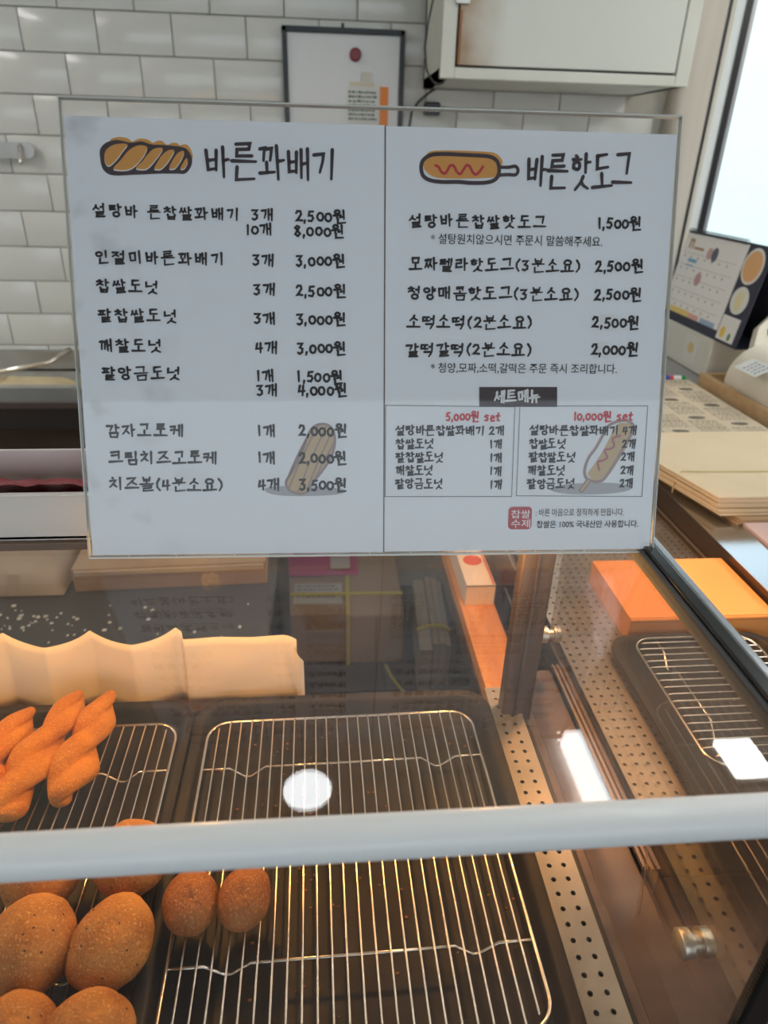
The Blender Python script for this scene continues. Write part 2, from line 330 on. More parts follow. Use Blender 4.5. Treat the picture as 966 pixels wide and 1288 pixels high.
t = thing('shipping_carton', 'large brown carton with yellow strapping standing on the dark floor', 'carton', (.045, 1.85, 0), rz=-.02)
kb = mat('dull_brown_carton', (.46, .31, .20), .85, col2=(.52, .36, .24), vscale=6)
b = MB(); b.box(-.195, .02, 0, .42, 0, .203, bev=.004); b.build('box_body', kb, t)
b = MB(); b.box(.021, .205, -.012, .42, 0, .207, bev=.01); b.build('bulging_half', kb, t)
MB().box(.112, .114, -.0135, -.011, .01, .2).build('seam', mat('carton_seam', (.1, .07, .05), .9), t)
YS = mat('yellow_strap', (.75, .62, .10), .4)
s_ = MB(); s_.box(.012, .026, -.0165, -.0135, 0, .208); s_.box(.012, .026, -.0165, .42, .208, .2105); s_.box(-.198, .208, .10, .116, .2075, .2095); s_.box(-.199, -.196, .10, .116, 0, .2095)
s_.build('strap', YS, t)
lb = mat('carton_label', (.60, .58, .50), .7)
MB().box(-.165, .0, .055, .18, .2035, .2045).build('label', lb, t); MB().box(-.12, -.0, -.0015, 0, .085, .135).build('label', mat('carton_label_dull', (.42, .34, .27), .7), t)
tx = MB(); rs = random.Random(2)
for r_ in range(4):
    x = -.155
    while x < -.02:
        w = rs.uniform(.004, .016); tx.box(x, x+w, .16-.022*r_, .166-.022*r_, .2045, .2048); x += w+rs.uniform(.003, .008)
tx.build('label_print', mat('label_ink', (.12, .14, .18), .8), t, kind='stuff')
t = thing('pink_bag', 'glossy pink plastic bag lying on the big brown carton', 'bag', (-.02, 2.19, .2105))
MB().grid(lambda u, v: ((u-.5)*.26, (v-.5)*.24, .002+.022*(math.sin(math.pi*u)*math.sin(math.pi*v))**.5*(1+.5*noise.noise((u*7, v*7, 2)))), 22, 18).build('bag_body', mat('pink_plastic', (.70, .07, .28), .3), t, smooth=True)
MB().box(.03, .10, -.11, .03, .022, .025).build('white_panel', mat('bag_white', (.8, .72, .68), .5), t)
t = thing('folded_carton_bundle', 'tall narrow bundle of folded grey-brown cartons tied with yellow string', 'bundle', (.34, 1.69, 0), rz=-.06)
gb = mat('greyish_card', (.42, .35, .26), .8, col2=(.5, .42, .32), vscale=8)
for k, (x, w, h) in enumerate(((-.055, .040, .17), (-.012, .018, .185), (.008, .022, .18), (.033, .014, .165))): MB().box(x, x+w, 0+.01*k, .40, 0, h, bev=.002).build('flat_carton_sheet', gb, t)
MB().tube([(-.058, .10, .172), (-.01, .10, .19), (.03, .10, .187), (.05, .10, .170)], .005, 6).build('string', YS, t)
tag(MB().tube([(.19, 1.82, .006), (.205, 1.76, .005), (.235, 1.69, .005), (.27, 1.62, .005)], .005, 6).build('loose_strap', YS, smooth=True), 'loose yellow strap end trailing over the floor tiles', 'strap')

# ================================================================== DISPLAY CASE
ZT = 1.2784
case = thing('display_case', 'heated glass display case with white tubular front rail and bronze steel base', 'display case', (0, .21, 0))
def C_(mb, name, m, smooth=False, parent=None, **k):          # parts of the case, built in world metres
    o = mb.build(name, m, parent or case, smooth, **k)
    if not parent: o.location = (0, -.21, 0)
    return o
base = C_(MB().box(-1.0, .205, .215, .575, 0, .990), 'base_cabinet', BROWNST)
C_(MB().box(-1.0, .176, .217, .572, .990, 1.008), 'deck', DARK)
# top glass, front glass
TG = glass('top_glass', (.96, .96, .95), .022, .045, (.78, .68, .58), smear=.22)
C_(MB().box(-1.0, .246, .212, .475, ZT-.006, ZT), 'top_glass', TG)
FG = glass('front_glass', (.98, .98, .97), .008, .035)
C_(MB().box(-1.0, .246, .206, .211, .992, ZT-.014), 'front_glass', FG)
# rail
rail = MB(); rail.tube([(-1.0, .2035, ZT+.0005), (.30, .2035, ZT+.0005)], .0098, 32)
C_(rail, 'front_rail', mat('white_satin_rail', (.88, .89, .88), .35, .0, coat=.1), 60)
# right edge seal of the top glass
sl = MB(); sl.box(.2430, .2475, .200, .500, ZT-.010, ZT+.0015, bev=.0008); C_(sl, 'inner_seal', mat('grey_rubber_seal', (.05, .05, .052), .7))
sl = MB(); sl.box(.2475, .2580, .200, .500, ZT-.012, ZT+.004, bev=.0015); C_(sl, 'black_seal', mat('black_gloss_seal', (.012, .012, .013), .18))
sl = MB(); sl.box(.2580, .2650, .200, .500, ZT-.014, ZT+.003, bev=.0015); C_(sl, 'edge_trim', mat('satin_edge_metal', (.42, .44, .47), .25, .9))
sl = MB(); sl.box(.243, .262, .203, .212, .95, ZT-.01, bev=.002); C_(sl, 'corner_seal', mat('black_gloss_seal', (.012, .012, .013), .18))
fr = MB(); rs = random.Random(1)
for j in range(115):
    for i in range(6):
        s_ = .00042*(1-i/6.3); x = .2415-.0020*i+(j % 2)*.0010; y = .214+.0021*j
        fr.rawpoly([(x-s_, y, ZT+.0004), (x, y-s_, ZT+.0004), (x+s_, y, ZT+.0004), (x, y+s_, ZT+.0004)])
for j in range(150):
    for i in range(5):
        s_ = .00055*(1-i/6); x = .2415-.0020*i+(j % 2)*.001; z = ZT-.02-.0018*j
        fr.rawpoly([(x-s_, .2055, z), (x, .2055, z-s_), (x+s_, .2055, z), (x, .2055, z+s_)])
C_(fr, 'frit_dots', mat('black_frit', (.03, .03, .03), .5), kind='stuff')
# rear top panel, rear posts
C_(MB().box(-1.0, .262, .4755, .620, ZT-.007, ZT, bev=.001), 'rear_top_panel', mat('bronze_top_panel', (.22, .15, .11), .35, .5))
for x0 in (.184, -.98):
    p = MB(); p.box(x0, x0+.014, .538, .556, 1.008, ZT-.014, bev=.0015); p.box(x0+.014, x0+.0165, .536, .560, 1.008, ZT-.014); p.box(x0+.0165, x0+.032, .538, .560, 1.008, ZT-.014, bev=.0015)
    C_(p, 'rear_post', mat('brown_post_steel', (.20, .14, .10), .35, .8), 60)
# perforated strip at the right of the trays
def perforated(x0, y0, nx, ny, p, r, z0, z1, clip=None):
    mb = MB(); A = 12
    for i in range(nx):
        for j in range(ny):
            cx, cy = x0+(i+.5)*p, y0+(j+.5)*p
            if clip and not clip(cx, cy): continue
            o = len(mb.v)
            for zz in (z1, z0):
                for k in range(A):
                    a = 2*math.pi*(k+.5)/A; mb.v.append((cx+r*math.cos(a), cy+r*math.sin(a), zz))
            for k in range(A):
                a = 2*math.pi*(k+.5)/A; c, s = math.cos(a), math.sin(a); q = p/2/max(abs(c), abs(s)); mb.v.append((cx+q*c, cy+q*s, z1))
            h = p/2; q0 = len(mb.v); mb.v += [(cx+h, cy+h, z1), (cx-h, cy+h, z1), (cx-h, cy-h, z1), (cx+h, cy-h, z1)]
            for k in range(A):
                k2 = (k+1) % A
                mb.f.append((o+k, o+2*A+k, o+2*A+k2, o+k2)); mb.f.append((o+A+k, o+k, o+k2, o+A+k2))
            for ci, k in enumerate((1, 4, 7, 10)): mb.f.append((o+2*A+k, q0+ci, o+2*A+(k+1) % A))
    return mb
PERF = mat('perforated_steel', (.28, .27, .25), .42, .7, col2=(.38, .36, .33), vscale=18)
st = perforated(.1766, .2175, 2, 29, .0125, .0021, 1.0175, 1.0195); st.box(.1740, .1766, .2175, .580, 1.0185, 1.0195); st.box(.2016, .2060, .2175, .580, 1.0185, 1.0195); st.box(.1740, .2060, .2165, .2175, 1.008, 1.0195)
me = st.mesh('perforated_strip', PERF)
# keep own normals
o = obj('perforated_strip', me, case, (0, -.21, 0))
C_(MB().box(.206, .2105, .215, .60, .96, 1.0195, bev=.001), 'dark_gutter', DARK)
C_(MB().box(.2105, .224, .215, .60, .96, 1.006, bev=.002), 'side_rib', BROWNST)
C_(MB().box(.224, .2665, .215, .625, .50, .965), 'side_skirt', mat('brown_side_sheet', (.085, .055, .042), .45, .4, col2=(.12, .08, .06), vscale=4, stretch=(1, 10, 1)))
# side glass: rounded lower front corner, two standoffs
pane = [(.213, 1.268), (.60, 1.268), (.60, 1.066), (.345, 1.066)]+[(.337, 1.062), (.3335, 1.05), (.329, 1.02), (.3235, .995), (.315, .972), (.300, .958), (.288, .954), (.213, .952)]
C_(MB().prism(pane, .2470, .2530, 'x'), 'side_glass', glass('side_glass', (.92, .85, .78), .02, .10, (.42, .32, .25)))
pe = MB(); pe.tube([(.250, .600, 1.0655), (.250, .345, 1.0655)]+[(.250, y, z) for y, z in pane[4:-1]], .0006, 6); C_(pe, 'side_glass_rim', mat('polished_glass_edge', (.55, .42, .32), .15, .6), True)
for (y, z) in ((.264, 1.069), (.606, 1.072)):
    k = MB(); k.tube([(.2385, y, z), (.2395, y, z), (.2462, y, z)], [.0088, .0098, .0098], 28); k.tube([(.2538, y, z), (.2605, y, z), (.2615, y, z)], [.0098, .0098, .0088], 28); k.tube([(.246, y, z), (.254, y, z)], .006, 16)
    C_(k, 'glass_standoff', mat('satin_standoff', (.66, .63, .56), .38, .9), 50)
# bright runner rails beside the perforated shelf
rr = MB()
for x in (.2665, .272, .2775): rr.box(x, x+.0018, .36, .625, .965, 1.012, bev=.0004)
rr.box(.2665, .283, .36, .625, .963, 1.008)
C_(rr, 'runner_rail', mat('runner_steel', (.20, .14, .105), .45, .4))
C_(MB().box(.2243, .2663, .216, .625, .9655, 1.003, bev=.001), 'side_sill', mat('brown_side_sheet', (.085, .055, .042), .45, .4))
C_(MB().box(.2670, .556, .02, .385, .0, .957), 'front_corner_panel', mat('brown_side_sheet', (.19, .12, .085), .38, .6))
# heat lamps under the rear top panel
HL = mat('warm_filament', (1, .5, .15), .4, emit=(1.0, .50, .14), estr=60)
for (x, e) in ((.134, 1), (-.10, 1), (-.36, 1)):
    q = 0 if e == 1 and x > 0 else .03
    h = MB(); h.tube([(x, .512+q, 1.271), (x, .511+q, 1.258), (x, .509+q, 1.252), (x, .507+q, 1.2485), (x, .506+q, 1.2475)], [.006, .006, .0085, .0065, .002], 16)
    lampo = C_(h, 'heat_lamp', HL, True)
    ld = bpy.data.lights.new('heat_light', 'POINT'); ld.energy = 1.05; ld.color = (1.0, .48, .10); ld.shadow_soft_size = .008
    lo = bpy.data.objects.new('heat_light', ld); COL.objects.link(lo); lo.location = (x, .500, 1.236)
ld = bpy.data.lights.new('added_warm_spot', 'SPOT'); ld.energy = 9; ld.color = (1.0, .50, .18); ld.spot_size = math.radians(95); ld.spot_blend = .5; ld.shadow_soft_size = .03  # added unseen spot, warms the board and carton behind the sign
lo = bpy.data.objects.new('added_warm_spot', ld); COL.objects.link(lo); lo.location = (.33, .66, 1.44); lo.rotation_euler = (math.radians(6), math.radians(3), 0)

# ------------------------------------------------------------------ trays, racks
TRAYM = mat('dark_nonstick_tray', (.016, .013, .012), .55, .0, .3, col2=(.030, .024, .020), vscale=30)
def tray_mesh(w, d, rim_z=.020):
    R = .030; mb = MB(); rings = []
    prof = [(0, rim_z-.0025), (0, rim_z), (.007, rim_z), (.0095, rim_z-.002), (.0165, .0015), (.020, 0)]
    for (ins, z) in prof:
        r = max(R-ins, .008); P_ = rrect(ins, w-ins, ins, d-ins, r, 7); o = len(mb.v); mb.v += [(x, y, z) for x, y in P_]; rings.append((o, len(P_)))
    for (a, n), (b_, _) in zip(rings, rings[1:]):
        for i in range(n): j = (i+1) % n; mb.f.append((a+i, a+j, b_+j, b_+i))
    o, n = rings[-1]; mb.f.append(tuple(o+i for i in range(n)))
    return mb.mesh('tray_shell', TRAYM, 40)
def make_rack(t, w, d, n, r=.00095, feet=(.20, .80)):
    """wire grid, wires along y; frame, cross bars with dips"""
    m = MB().tube([(x, y, 0) for x, y in rrect(0, w, 0, d, .022, 6)], .0016, 8, closed=True); m.build('frame', CHROME, t, True)
    pitch = w/(n+1)
    wm = MB().tube([(0, .001, .0012), (0, .004, .0022), (0, d-.004, .0022), (0, d-.001, .0012)], r, 6).mesh('wire', CHROME, True)
    for i in range(n):
        o = obj('wire', wm, t, ((i+1)*pitch, 0, 0))
        if i in (0, n-1): o.scale.y = (d-.016)/d; o.location.y = .008
    for f in feet:
        y = f*d; dip = .012; xs = [(0, 0), (.016, 0), (.026, 0), (.040, -dip), (.046, -dip), (.060, 0)]
        pts = [(x, y, z-.0006) for x, z in xs]+[(w-x, y, z-.0006) for x, z in xs[::-1]]
        MB().tube(pts, .0013, 7).build('cross_bar', CHROME, t, True)
ZD = 1.009
TW_, TD_ = .3085, .352
tme = tray_mesh(TW_, TD_)
trays = [(-.1395, .213, 'dark tray mostly empty under the wire rack, right of the doughnuts', -.6), (-.4510, .213, 'dark tray at left under the rack holding the doughnuts', 0)]
for (x, y, lab, _) in trays:
    t = thing('baking_tray', lab, 'tray', (x+.0015, y+.004, ZD), 'dark baking trays in the case'); obj('tray_shell', tme, t)
racks = []
for (x, y, lab, rz) in ((-.1195, .2335, 'chrome wire cooling rack in the right tray carrying two small doughnuts', .012), (-.4225, .2335, 'chrome wire cooling rack in the left tray under twisted doughnuts', .006)):
    t = thing('cooling_rack', lab, 'cooling rack', (x, y, 1.0285), 'wire racks inside the case', rz); make_rack(t, .270, .300, 24); racks.append(t)
cm = mat('fried_crumb', (.30, .10, .03), .8)
cb = MB(); rs = random.Random(4)
for i in range(150):
    x, y = (rs.gauss(-.035, .04), rs.gauss(.44, .06)) if i < 110 else (rs.uniform(-.10, .15), rs.uniform(.26, .54)); 
    if not (-.115 < x < .155 and .24 < y < .535): continue
    s_ = rs.uniform(.0004, .0013); cb.box(x-s_, x+s_, y-s_*.7, y+s_*.7, ZD+.0001, ZD+.001)
tag(cb.build('crumbs', cm), 'small orange fried crumbs scattered on the right tray', 'crumbs')['kind'] = 'stuff'
# parchment standing behind the trays
pm = mat('parchment_paper', (.70, .62, .53), .8, col2=(.77, .69, .60), vscale=5, bump=.12, bscale=8)
def parch(u, v):
    x = -.62+.585*u
    f = max(0, 1-max(0, (x+.16))/.02) if x > -.16 else 1
    top = .081+(.013*(1-abs(math.sin((x+.250)/.088*math.pi)))**1.6-.003 if x < -.155 else .0)
    fold = .016*abs(((x+.250)/.088) % 1-.5)*2 if x < -.155 else .006
    z = 1.010+v*(top+.014*0)+.0
    if x > -.05: z -= v*.006*((x+.05)/.015)**2
    return (x, .578+.012*v+fold*(1-.3*v)+.002*noise.noise((x*30, v*3, 0)), z)
tag(MB().grid(parch, 300, 8).build('parchment_sheet', pm, smooth=True), 'creased white parchment sheet standing behind the trays', 'parchment')
bpy.data.objects['parchment_sheet'].modifiers.new('thick', 'SOLIDIFY').thickness = .0005
C_(MB().box(-1.0, -.030, .572, .615, .985, 1.0095, bev=.001), 'rear_ledge', BROWNST)
tag(MB().grid(lambda u, v: (-.038+.010*u, .590-.008*math.sin(u*3.1), 1.0105+v*(.068-.02*u*u)), 8, 6).build('parchment_curl', pm, smooth=True), 'narrow curled parchment flap at the right end of the sheet', 'parchment')

# ------------------------------------------------------------------ doughnuts
def dough(name, c1, c2, c3):
    m = mat(name, c1, .62, col2=c2, vscale=30, bump=.9, bscale=300, detail=6, lo=.3, hi=.72)
    nt = m.node_tree; b = nt.nodes['Principled BSDF']; N = nt.nodes.new; L = nt.links.new
    src = b.inputs['Base Color'].links[0].from_socket
    tc = N('ShaderNodeTexCoord'); n = N('ShaderNodeTexNoise'); n.inputs['Scale'].default_value = 700; L(tc.outputs['Object'], n.inputs['Vector'])
    r = N('ShaderNodeMapRange'); r.inputs['From Min'].default_value = .56; r.inputs['From Max'].default_value = .70; r.inputs['To Max'].default_value = .8; L(n.outputs[0], r.inputs[0])
    mx = N('ShaderNodeMix'); mx.data_type = 'RGBA'; L(r.outputs[0], mx.inputs[0]); L(src, mx.inputs[6]); mx.inputs[7].default_value = (*c3, 1); L(mx.outputs[2], b.inputs['Base Color'])
    b.inputs['Subsurface Weight'].default_value = .08; b.inputs['Subsurface Scale'].default_value = .003
    return m
DG = dough('golden_fried_dough', (.30, .095, .012), (.58, .26, .055), (.74, .44, .16))
DB = dough('brown_fried_dough', (.24, .066, .012), (.42, .155, .038), (.62, .32, .13))
DT = dough('orange_fried_dough', (.42, .125, .010), (.70, .28, .025), (.85, .45, .10))
SEED = mat('black_sesame', (.02, .015, .012), .5)
def ball(a, b_, c, seed, wr=.05, dimple=None):
    mb = MB(); nu, nv = 40, 26; P = []
    def f(th, ph):
        d = Vector((math.sin(ph)*math.cos(th), math.sin(ph)*math.sin(th), math.cos(ph)))
        k = 1+wr*noise.noise(d*1.6+Vector((seed, 0, 0)))+wr*.35*noise.noise(d*5+Vector((0, seed, 0)))+wr*.12*noise.noise(d*13+Vector((0, seed, 0)))
        if dimple:
            q = (d-Vector(dimple).normalized()).length; k -= .10*math.exp(-(q/.16)**2); k -= .03*math.exp(-((q-.35)/.07)**2)*abs(math.sin(th*4+seed))
        return Vector((d.x*a, d.y*b_, d.z*c))*k
    for j in range(nv+1):
        for i in range(nu): mb.v.append(tuple(f(2*math.pi*i/nu, math.pi*(j+1e-4)/(nv+2e-4))))
    for j in range(nv):
        for i in range(nu): i2 = (i+1) % nu; mb.f.append((j*nu+i, j*nu+i2, (j+1)*nu+i2, (j+1)*nu+i))
    return mb, f
def round_dn(name, label, px, py, a, b_, c, rz, seed, m, seeds, group, zc=None):
    t = thing(name, label, 'doughnut', (px, py, (1.0315 if zc is None else zc)), group, rz)
    mb, f = ball(a, b_, c, seed, .06, (.1, -.35, 1) if seeds == 0 else (.25, .1, .95))
    o = mb.build('crust', m, t, True); o.location.z = c*.955
    if seeds:
        sb = MB(); rs = random.Random(seed)
        for i in range(seeds):
            th, ph = rs.uniform(0, 6.28), rs.uniform(.25, 1.5); p = f(th, ph); q = p.normalized(); e = q.orthogonal().normalized(); g = q.cross(e); s_ = .0008
            e, g = math.cos(i)*e+math.sin(i)*g, -math.sin(i)*e+math.cos(i)*g
            o0 = len(sb.v); sb.v += [tuple(p+e*s_*1.5), tuple(p+g*s_), tuple(p-e*s_*1.5), tuple(p-g*s_), tuple(p+q*s_*.8), tuple(p-q*s_)]
            for k in range(4): sb.f.append((o0+k, o0+(k+1) % 4, o0+4)); sb.f.append((o0+(k+1) % 4, o0+k, o0+5))
        sb.build('sesame_seeds', SEED, t, kind='stuff').location.z = c*.955
g1 = 'round sesame rice doughnuts'
round_dn('rice_doughnut', 'large round sesame doughnut at the left edge, just below the rail row', -.2100, .3000, .0300, .0335, .0265, .3, 1, DG, 12, g1)
round_dn('rice_doughnut', 'round sesame doughnut with black specks beside the two small brown ones', -.1555, .2985, .0275, .0325, .0255, -.35, 2, DG, 14, g1)
round_dn('rice_doughnut', 'round doughnut half hidden behind the rail at the far left', -.2240, .3570, .0290, .0300, .0230, .2, 3, DG, 10, g1)
round_dn('rice_doughnut', 'orange round doughnut behind the rail, directly left of the rack gap', -.1580, .3640, .0285, .0300, .0255, -.1, 4, DG, 12, g1)
round_dn('rice_doughnut', 'round doughnut cut off at the bottom left corner of the picture', -.2010, .2420, .0270, .0280, .0240, .1, 5, DG, 14, g1)
round_dn('rice_doughnut', 'round doughnut at the bottom edge in front of the sesame specked one', -.1550, .2400, .0290, .0280, .0245, .4, 6, DG, 14, g1)
g2 = 'small dark brown doughnuts'
round_dn('bean_doughnut', 'small dark brown wrinkled doughnut on the edge of the right rack, left one', -.1065, .3290, .0205, .0235, .0190, .1, 7, DB, 0, g2)
round_dn('bean_doughnut', 'small dark brown wrinkled doughnut on the right rack, right one', -.0672, .3300, .0200, .0235, .0190, -.3, 8, DB, 0, g2)
def twist(label, p0, p1, R, ph, turns, seed):
    p0, p1 = Vector(p0), Vector(p1); L_ = (p1-p0).length; d = (p1-p0).normalized(); sd = Vector((-d.y, d.x, 0)); upv = Vector((0, 0, 1))
    t = thing('twisted_doughnut', label, 'doughnut', tuple(p0), 'sugared twisted doughnuts')
    nu, nv = 34, 60; mb = MB()
    for j in range(nv+1):
        s = j/nv
        env = (1-abs(2*max(0, min(1, s))-1)**5)**.5*(.62+.38*min(1, s*1.7))*(1-.08*math.sin(6.28*turns*2*s+ph))
        if s in (0, 1): env = .02
        for i in range(nu):
            a = 2*math.pi*i/nu; w = a-(ph+2*math.pi*turns*s)
            k = .38+.70*abs(math.cos(w))**.62
            r = R*env*k*(1+.07*noise.noise((math.cos(a)*2+seed, math.sin(a)*2, s*6)))
            q = d*(s*L_)+sd*(math.cos(a)*r)+upv*(math.sin(a)*r*.88+R*.80)
            mb.v.append(tuple(q))
    for j in range(nv):
        for i in range(nu): i2 = (i+1) % nu; mb.f.append((j*nu+i, j*nu+i2, (j+1)*nu+i2, (j+1)*nu+i))
    mb.f.append(tuple(range(nu))); mb.f.append(tuple(nv*nu+i for i in range(nu))[::-1])
    mb.build('crust', DT, t, True)
twist('bright orange twisted doughnut, rightmost of the twists on the left rack', (-.2270, .566, 1.032), (-.2370, .426, 1.032), .0195, .3, 1.25, 1)
twist('large twisted doughnut between the rightmost twist and the one cut by the frame', (-.2570, .566, 1.032), (-.2800, .412, 1.032), .0205, 1.3, 1.3, 2)
twist('twisted doughnut cut off by the left edge of the picture', (-.2990, .545, 1.032), (-.3180, .415, 1.032), .0200, .6, 1.3, 3)

# ------------------------------------------------------------------ perforated shelf at the right, its tray, rack and carton
shelf = thing('perforated_shelf', 'wide perforated steel shelf between the case and the bronze counter', 'shelf', (.288, .215, 1.0))
def clip(x, y): return y > .385 and (x < .46 or y > .60+(x-.46)*.55)
ps = perforated(.2845, .2175, 23, 76, .0120, .0020, 1.0175, 1.0195, clip)
o = obj('perforated_sheet', ps.mesh('perforated_sheet', PERF), shelf, (-.288, -.215, -1.0))
MB().box(-.0035, .17, .172, .91, .002, .010).build('tray_bed', DARK, shelf); MB().box(.17, .270, .44, .91, .002, .010).build('tray_bed', DARK, shelf); MB().box(-.0015, .268, .174, .345, -1.0, .0015).build('shelf_cabinet', BROWNST, shelf); MB().box(.135, .268, .345, .91, -1.0, .0015).build('shelf_cabinet', BROWNST, shelf)
t2 = thing('baking_tray', 'dark baking tray right of the side glass under sideways rack wires', 'tray', (.3350, .3650, 1.0200), 'dark baking trays in the case')
obj('tray_shell', tray_mesh(.205, .280, .016), t2)
t = thing('cooling_rack', 'wire rack with sideways wires in the tray right of the side glass', 'cooling rack', (.3640+.150, .440, 1.0375), 'wire racks inside the case', math.pi/2)
make_rack(t, .195, .150, 17)
t = thing('orange_lit_carton', 'flat kraft carton glowing orange at the right of the case', 'carton', (.368, .652, 1.0195))
OK_ = mat('kraft_lit_orange', (.80, .33, .09), .75, col2=(.84, .37, .11), vscale=5)  # plain kraft with the warm lamp's orange put into its colour
MB().box(0, .188, 0, .135, 0, .034, bev=.0015).build('carton_body', OK_, t)
MB().box(.0, .188, .002, .135, .034, .0352).build('lid_flap', OK_, t); MB().box(.0, .188, -.0008, .0002, .030, .0312).build('crease', mat('crease_brown', (.35, .16, .05), .8), t)
# wooden board lit orange behind the case and small white box on it
tag(MB().box(.215, .272, .632, 1.10, .875, .900, bev=.001).build('wooden_board', mat('wood_lit_orange', (.62, .24, .07), .55, col2=(.74, .32, .10), vscale=7, stretch=(10, 1, 10))), 'orange-lit wooden board running back behind the rear post', 'board')  # heat lamp's orange glow put into the wood colour
tag(MB().box(.212, .42, .632, 1.12, .845, .874, bev=.002).box(.385, .415, .64, .67, 0, .845).box(.385, .415, 1.08, 1.11, 0, .845).box(.30, .33, 1.08, 1.11, 0, .845).build('low_shelf', BROWNST), 'dark bronze low shelf beneath the orange board', 'shelf')
MB().tube([(.300, .95, .874), (.300, .95, .90), (.300, .85, .90), (.300, .85, .874)], .003, 8).build('metal_handle', CHROME, smooth=True)
tag(bpy.data.objects['metal_handle'], 'bent chrome handle standing beside the orange board', 'handle')
t = thing('small_white_box', 'small white box with a red round mark on top on the orange board', 'box', (.222, .905, .900))
MB().box(0, .048, 0, .16, 0, .040, bev=.001).build('carton_body', mat('white_card', (.80, .66, .55), .6), t)
cyl(MB(), (.024, .075, .0402), 'z', .016, .0005, 32).build('red_disc', mat('red_print', (.75, .10, .05), .5), t)
MB().box(.043, .046, 0, .16, .0402, .0406).build('red_edge', mat('red_print', (.75, .10, .05), .5), t); MB().box(-.0005, .0485, -.0006, 0, .0372, .0385).build('flap_shadow', DARK, t)
t = thing('stacked_carton_strip', 'pinkish flat carton with pale ribs just left of the rear post', 'carton', (.300, 1.00, .874))
MB().box(0, .05, 0, .22, 0, .03, bev=.001).build('carton_body', mat('pinkish_card', (.50, .28, .2), .7), t)
for k in range(3): MB().box(.030+.007*k, .033+.007*k, 0, .22, .03, .033).build('rib', mat('pale_rib', (.8, .7, .6), .5), t)

# ------------------------------------------------------------------ white bin with red bag, on the rear top panel
t = thing('white_bin', 'open white plastic bin standing on the case behind the menu at left', 'bin', (-.30, .480, 1.2786))
b = MB(); b.box(-.40, .20, 0, .003, 0, .0385, bev=.001); b.box(-.40, .20, .072, .075, 0, .046, bev=.001); b.box(-.40, .20, .0, .075, 0, .003); b.box(-.403, -.40, 0, .075, 0, .040); b.box(.20, .203, 0, .075, 0, .040)
b.build('tub', WHITEP, t)
MB().box(-.40, .20, -.0015, .004, .0375, .0395, bev=.0008).build('rim', WHITEP, t)
rb = mat('red_crinkled_plastic', (.30, .012, .02), .3, bump=.8, bscale=60)
t = thing('red_packet', 'crinkled dark red packet lying inside the white bin', 'packet', (-.30, .484, 1.2835))
MB().grid(lambda u, v: (-.38+.56*u, .004+.050*v, .0385-.019*v+.002*math.sin(math.pi*v)+.0035*noise.noise((u*40, v*3, 1))+.002*noise.noise((u*90, v*8, 1))), 110, 8).build('packet_body', rb, t, smooth=True)
MB().box(-.38, .18, .004, .054, 0, .016).build('packet_base', rb, t)
MB().box(-.05, -.0, .005, .02, .037, .0385).build('label', mat('packet_label', (.7, .62, .66), .5), t)

# ================================================================== RIGHT COUNTER
ct = thing('side_counter', 'bronze steel counter with shiny stainless worktop at the right', 'counter', (.56, .67, 0))
MB().prism([(.0, .002), (.0, 1.60), (1.15, 1.60), (1.15, -.35), (.12, -.35)], 0, 1.025).build('cabinet', BROWNST, ct)
wt = [(.0, .0), (.0, 1.60), (1.15, 1.60), (1.15, -.35), (.12, -.35)]
MB().prism([(x+.001, y) for x, y in wt], 1.030, 1.068).build('apron', mat('bronze_apron', (.105, .072, .055), .33, .6), ct)
MB().prism([(x-.0005, y) for x, y in wt], 1.0675, 1.0685).build('worktop', mat('mirror_steel_top', (.50, .53, .57), .18, 1.0), ct)
MB().box(-.0025, .0005, .0, 1.6, 1.028, 1.0325, bev=.0008).build('bottom_lip', mat('lip_steel', (.34, .27, .21), .3, .8), ct)
tag(MB().prism([(.625, .40), (.625, .86), (1.1, .86), (1.1, .40)], 1.0686, 1.0726).build('pink_mat', mat('dusty_pink_mat', (.60, .44, .42), .6)), 'dusty pink mat on the steel counter in front of the bags', 'mat')
# newspaper-print greaseproof sheets
npm = mat('newsprint', (.62, .52, .38), .85)
nt = npm.node_tree; N = nt.nodes.new; L = nt.links.new
tc = N('ShaderNodeTexCoord')
def ns(scale, vec): 
    mp = N('ShaderNodeMapping'); mp.inputs['Scale'].default_value = vec; L(tc.outputs['Object'], mp.inputs[0]); n = N('ShaderNodeTexNoise'); n.inputs['Scale'].default_value = scale; n.inputs['Detail'].default_value = 2; L(mp.outputs[0], n.inputs['Vector']); return n
a_ = ns(38, (1, 2.5, 1)); b2 = ns(14, (1, 1, 1)); wv = N('ShaderNodeTexWave'); wv.bands_direction = 'Y'; wv.inputs['Scale'].default_value = 24; wv.inputs['Distortion'].default_value = .3; L(tc.outputs['Object'], wv.inputs[0])
def mth(op, x, y):
    m = N('ShaderNodeMath'); m.operation = op
    for k, q in enumerate((x, y)):
        if isinstance(q, (int, float)): m.inputs[k].default_value = q
        else: L(q, m.inputs[k])
    return m.outputs[0]
txt = mth('MULTIPLY', mth('GREATER_THAN', a_.outputs[0], .50), mth('GREATER_THAN', wv.outputs['Fac'], .45))
pic = mth('MULTIPLY', mth('GREATER_THAN', b2.outputs[0], .56), mth('GREATER_THAN', ns(40, (1, 1, 1)).outputs[0], .46))
fac = mth('MULTIPLY', mth('MULTIPLY', txt, .0), .0)
mx = N('ShaderNodeMix'); mx.data_type = 'RGBA'; L(fac, mx.inputs[0]); mx.inputs[6].default_value = (.62, .52, .38, 1); mx.inputs[7].default_value = (.10, .09, .075, 1)
L(mx.outputs[2], nt.nodes['Principled BSDF'].inputs['Base Color'])
t = thing('newsprint_sheets', 'pad of tan newspaper printed wrapping sheets behind the paper bags', 'wrapping paper', (.66, 1.20, 1.0685))
rs = random.Random(8)
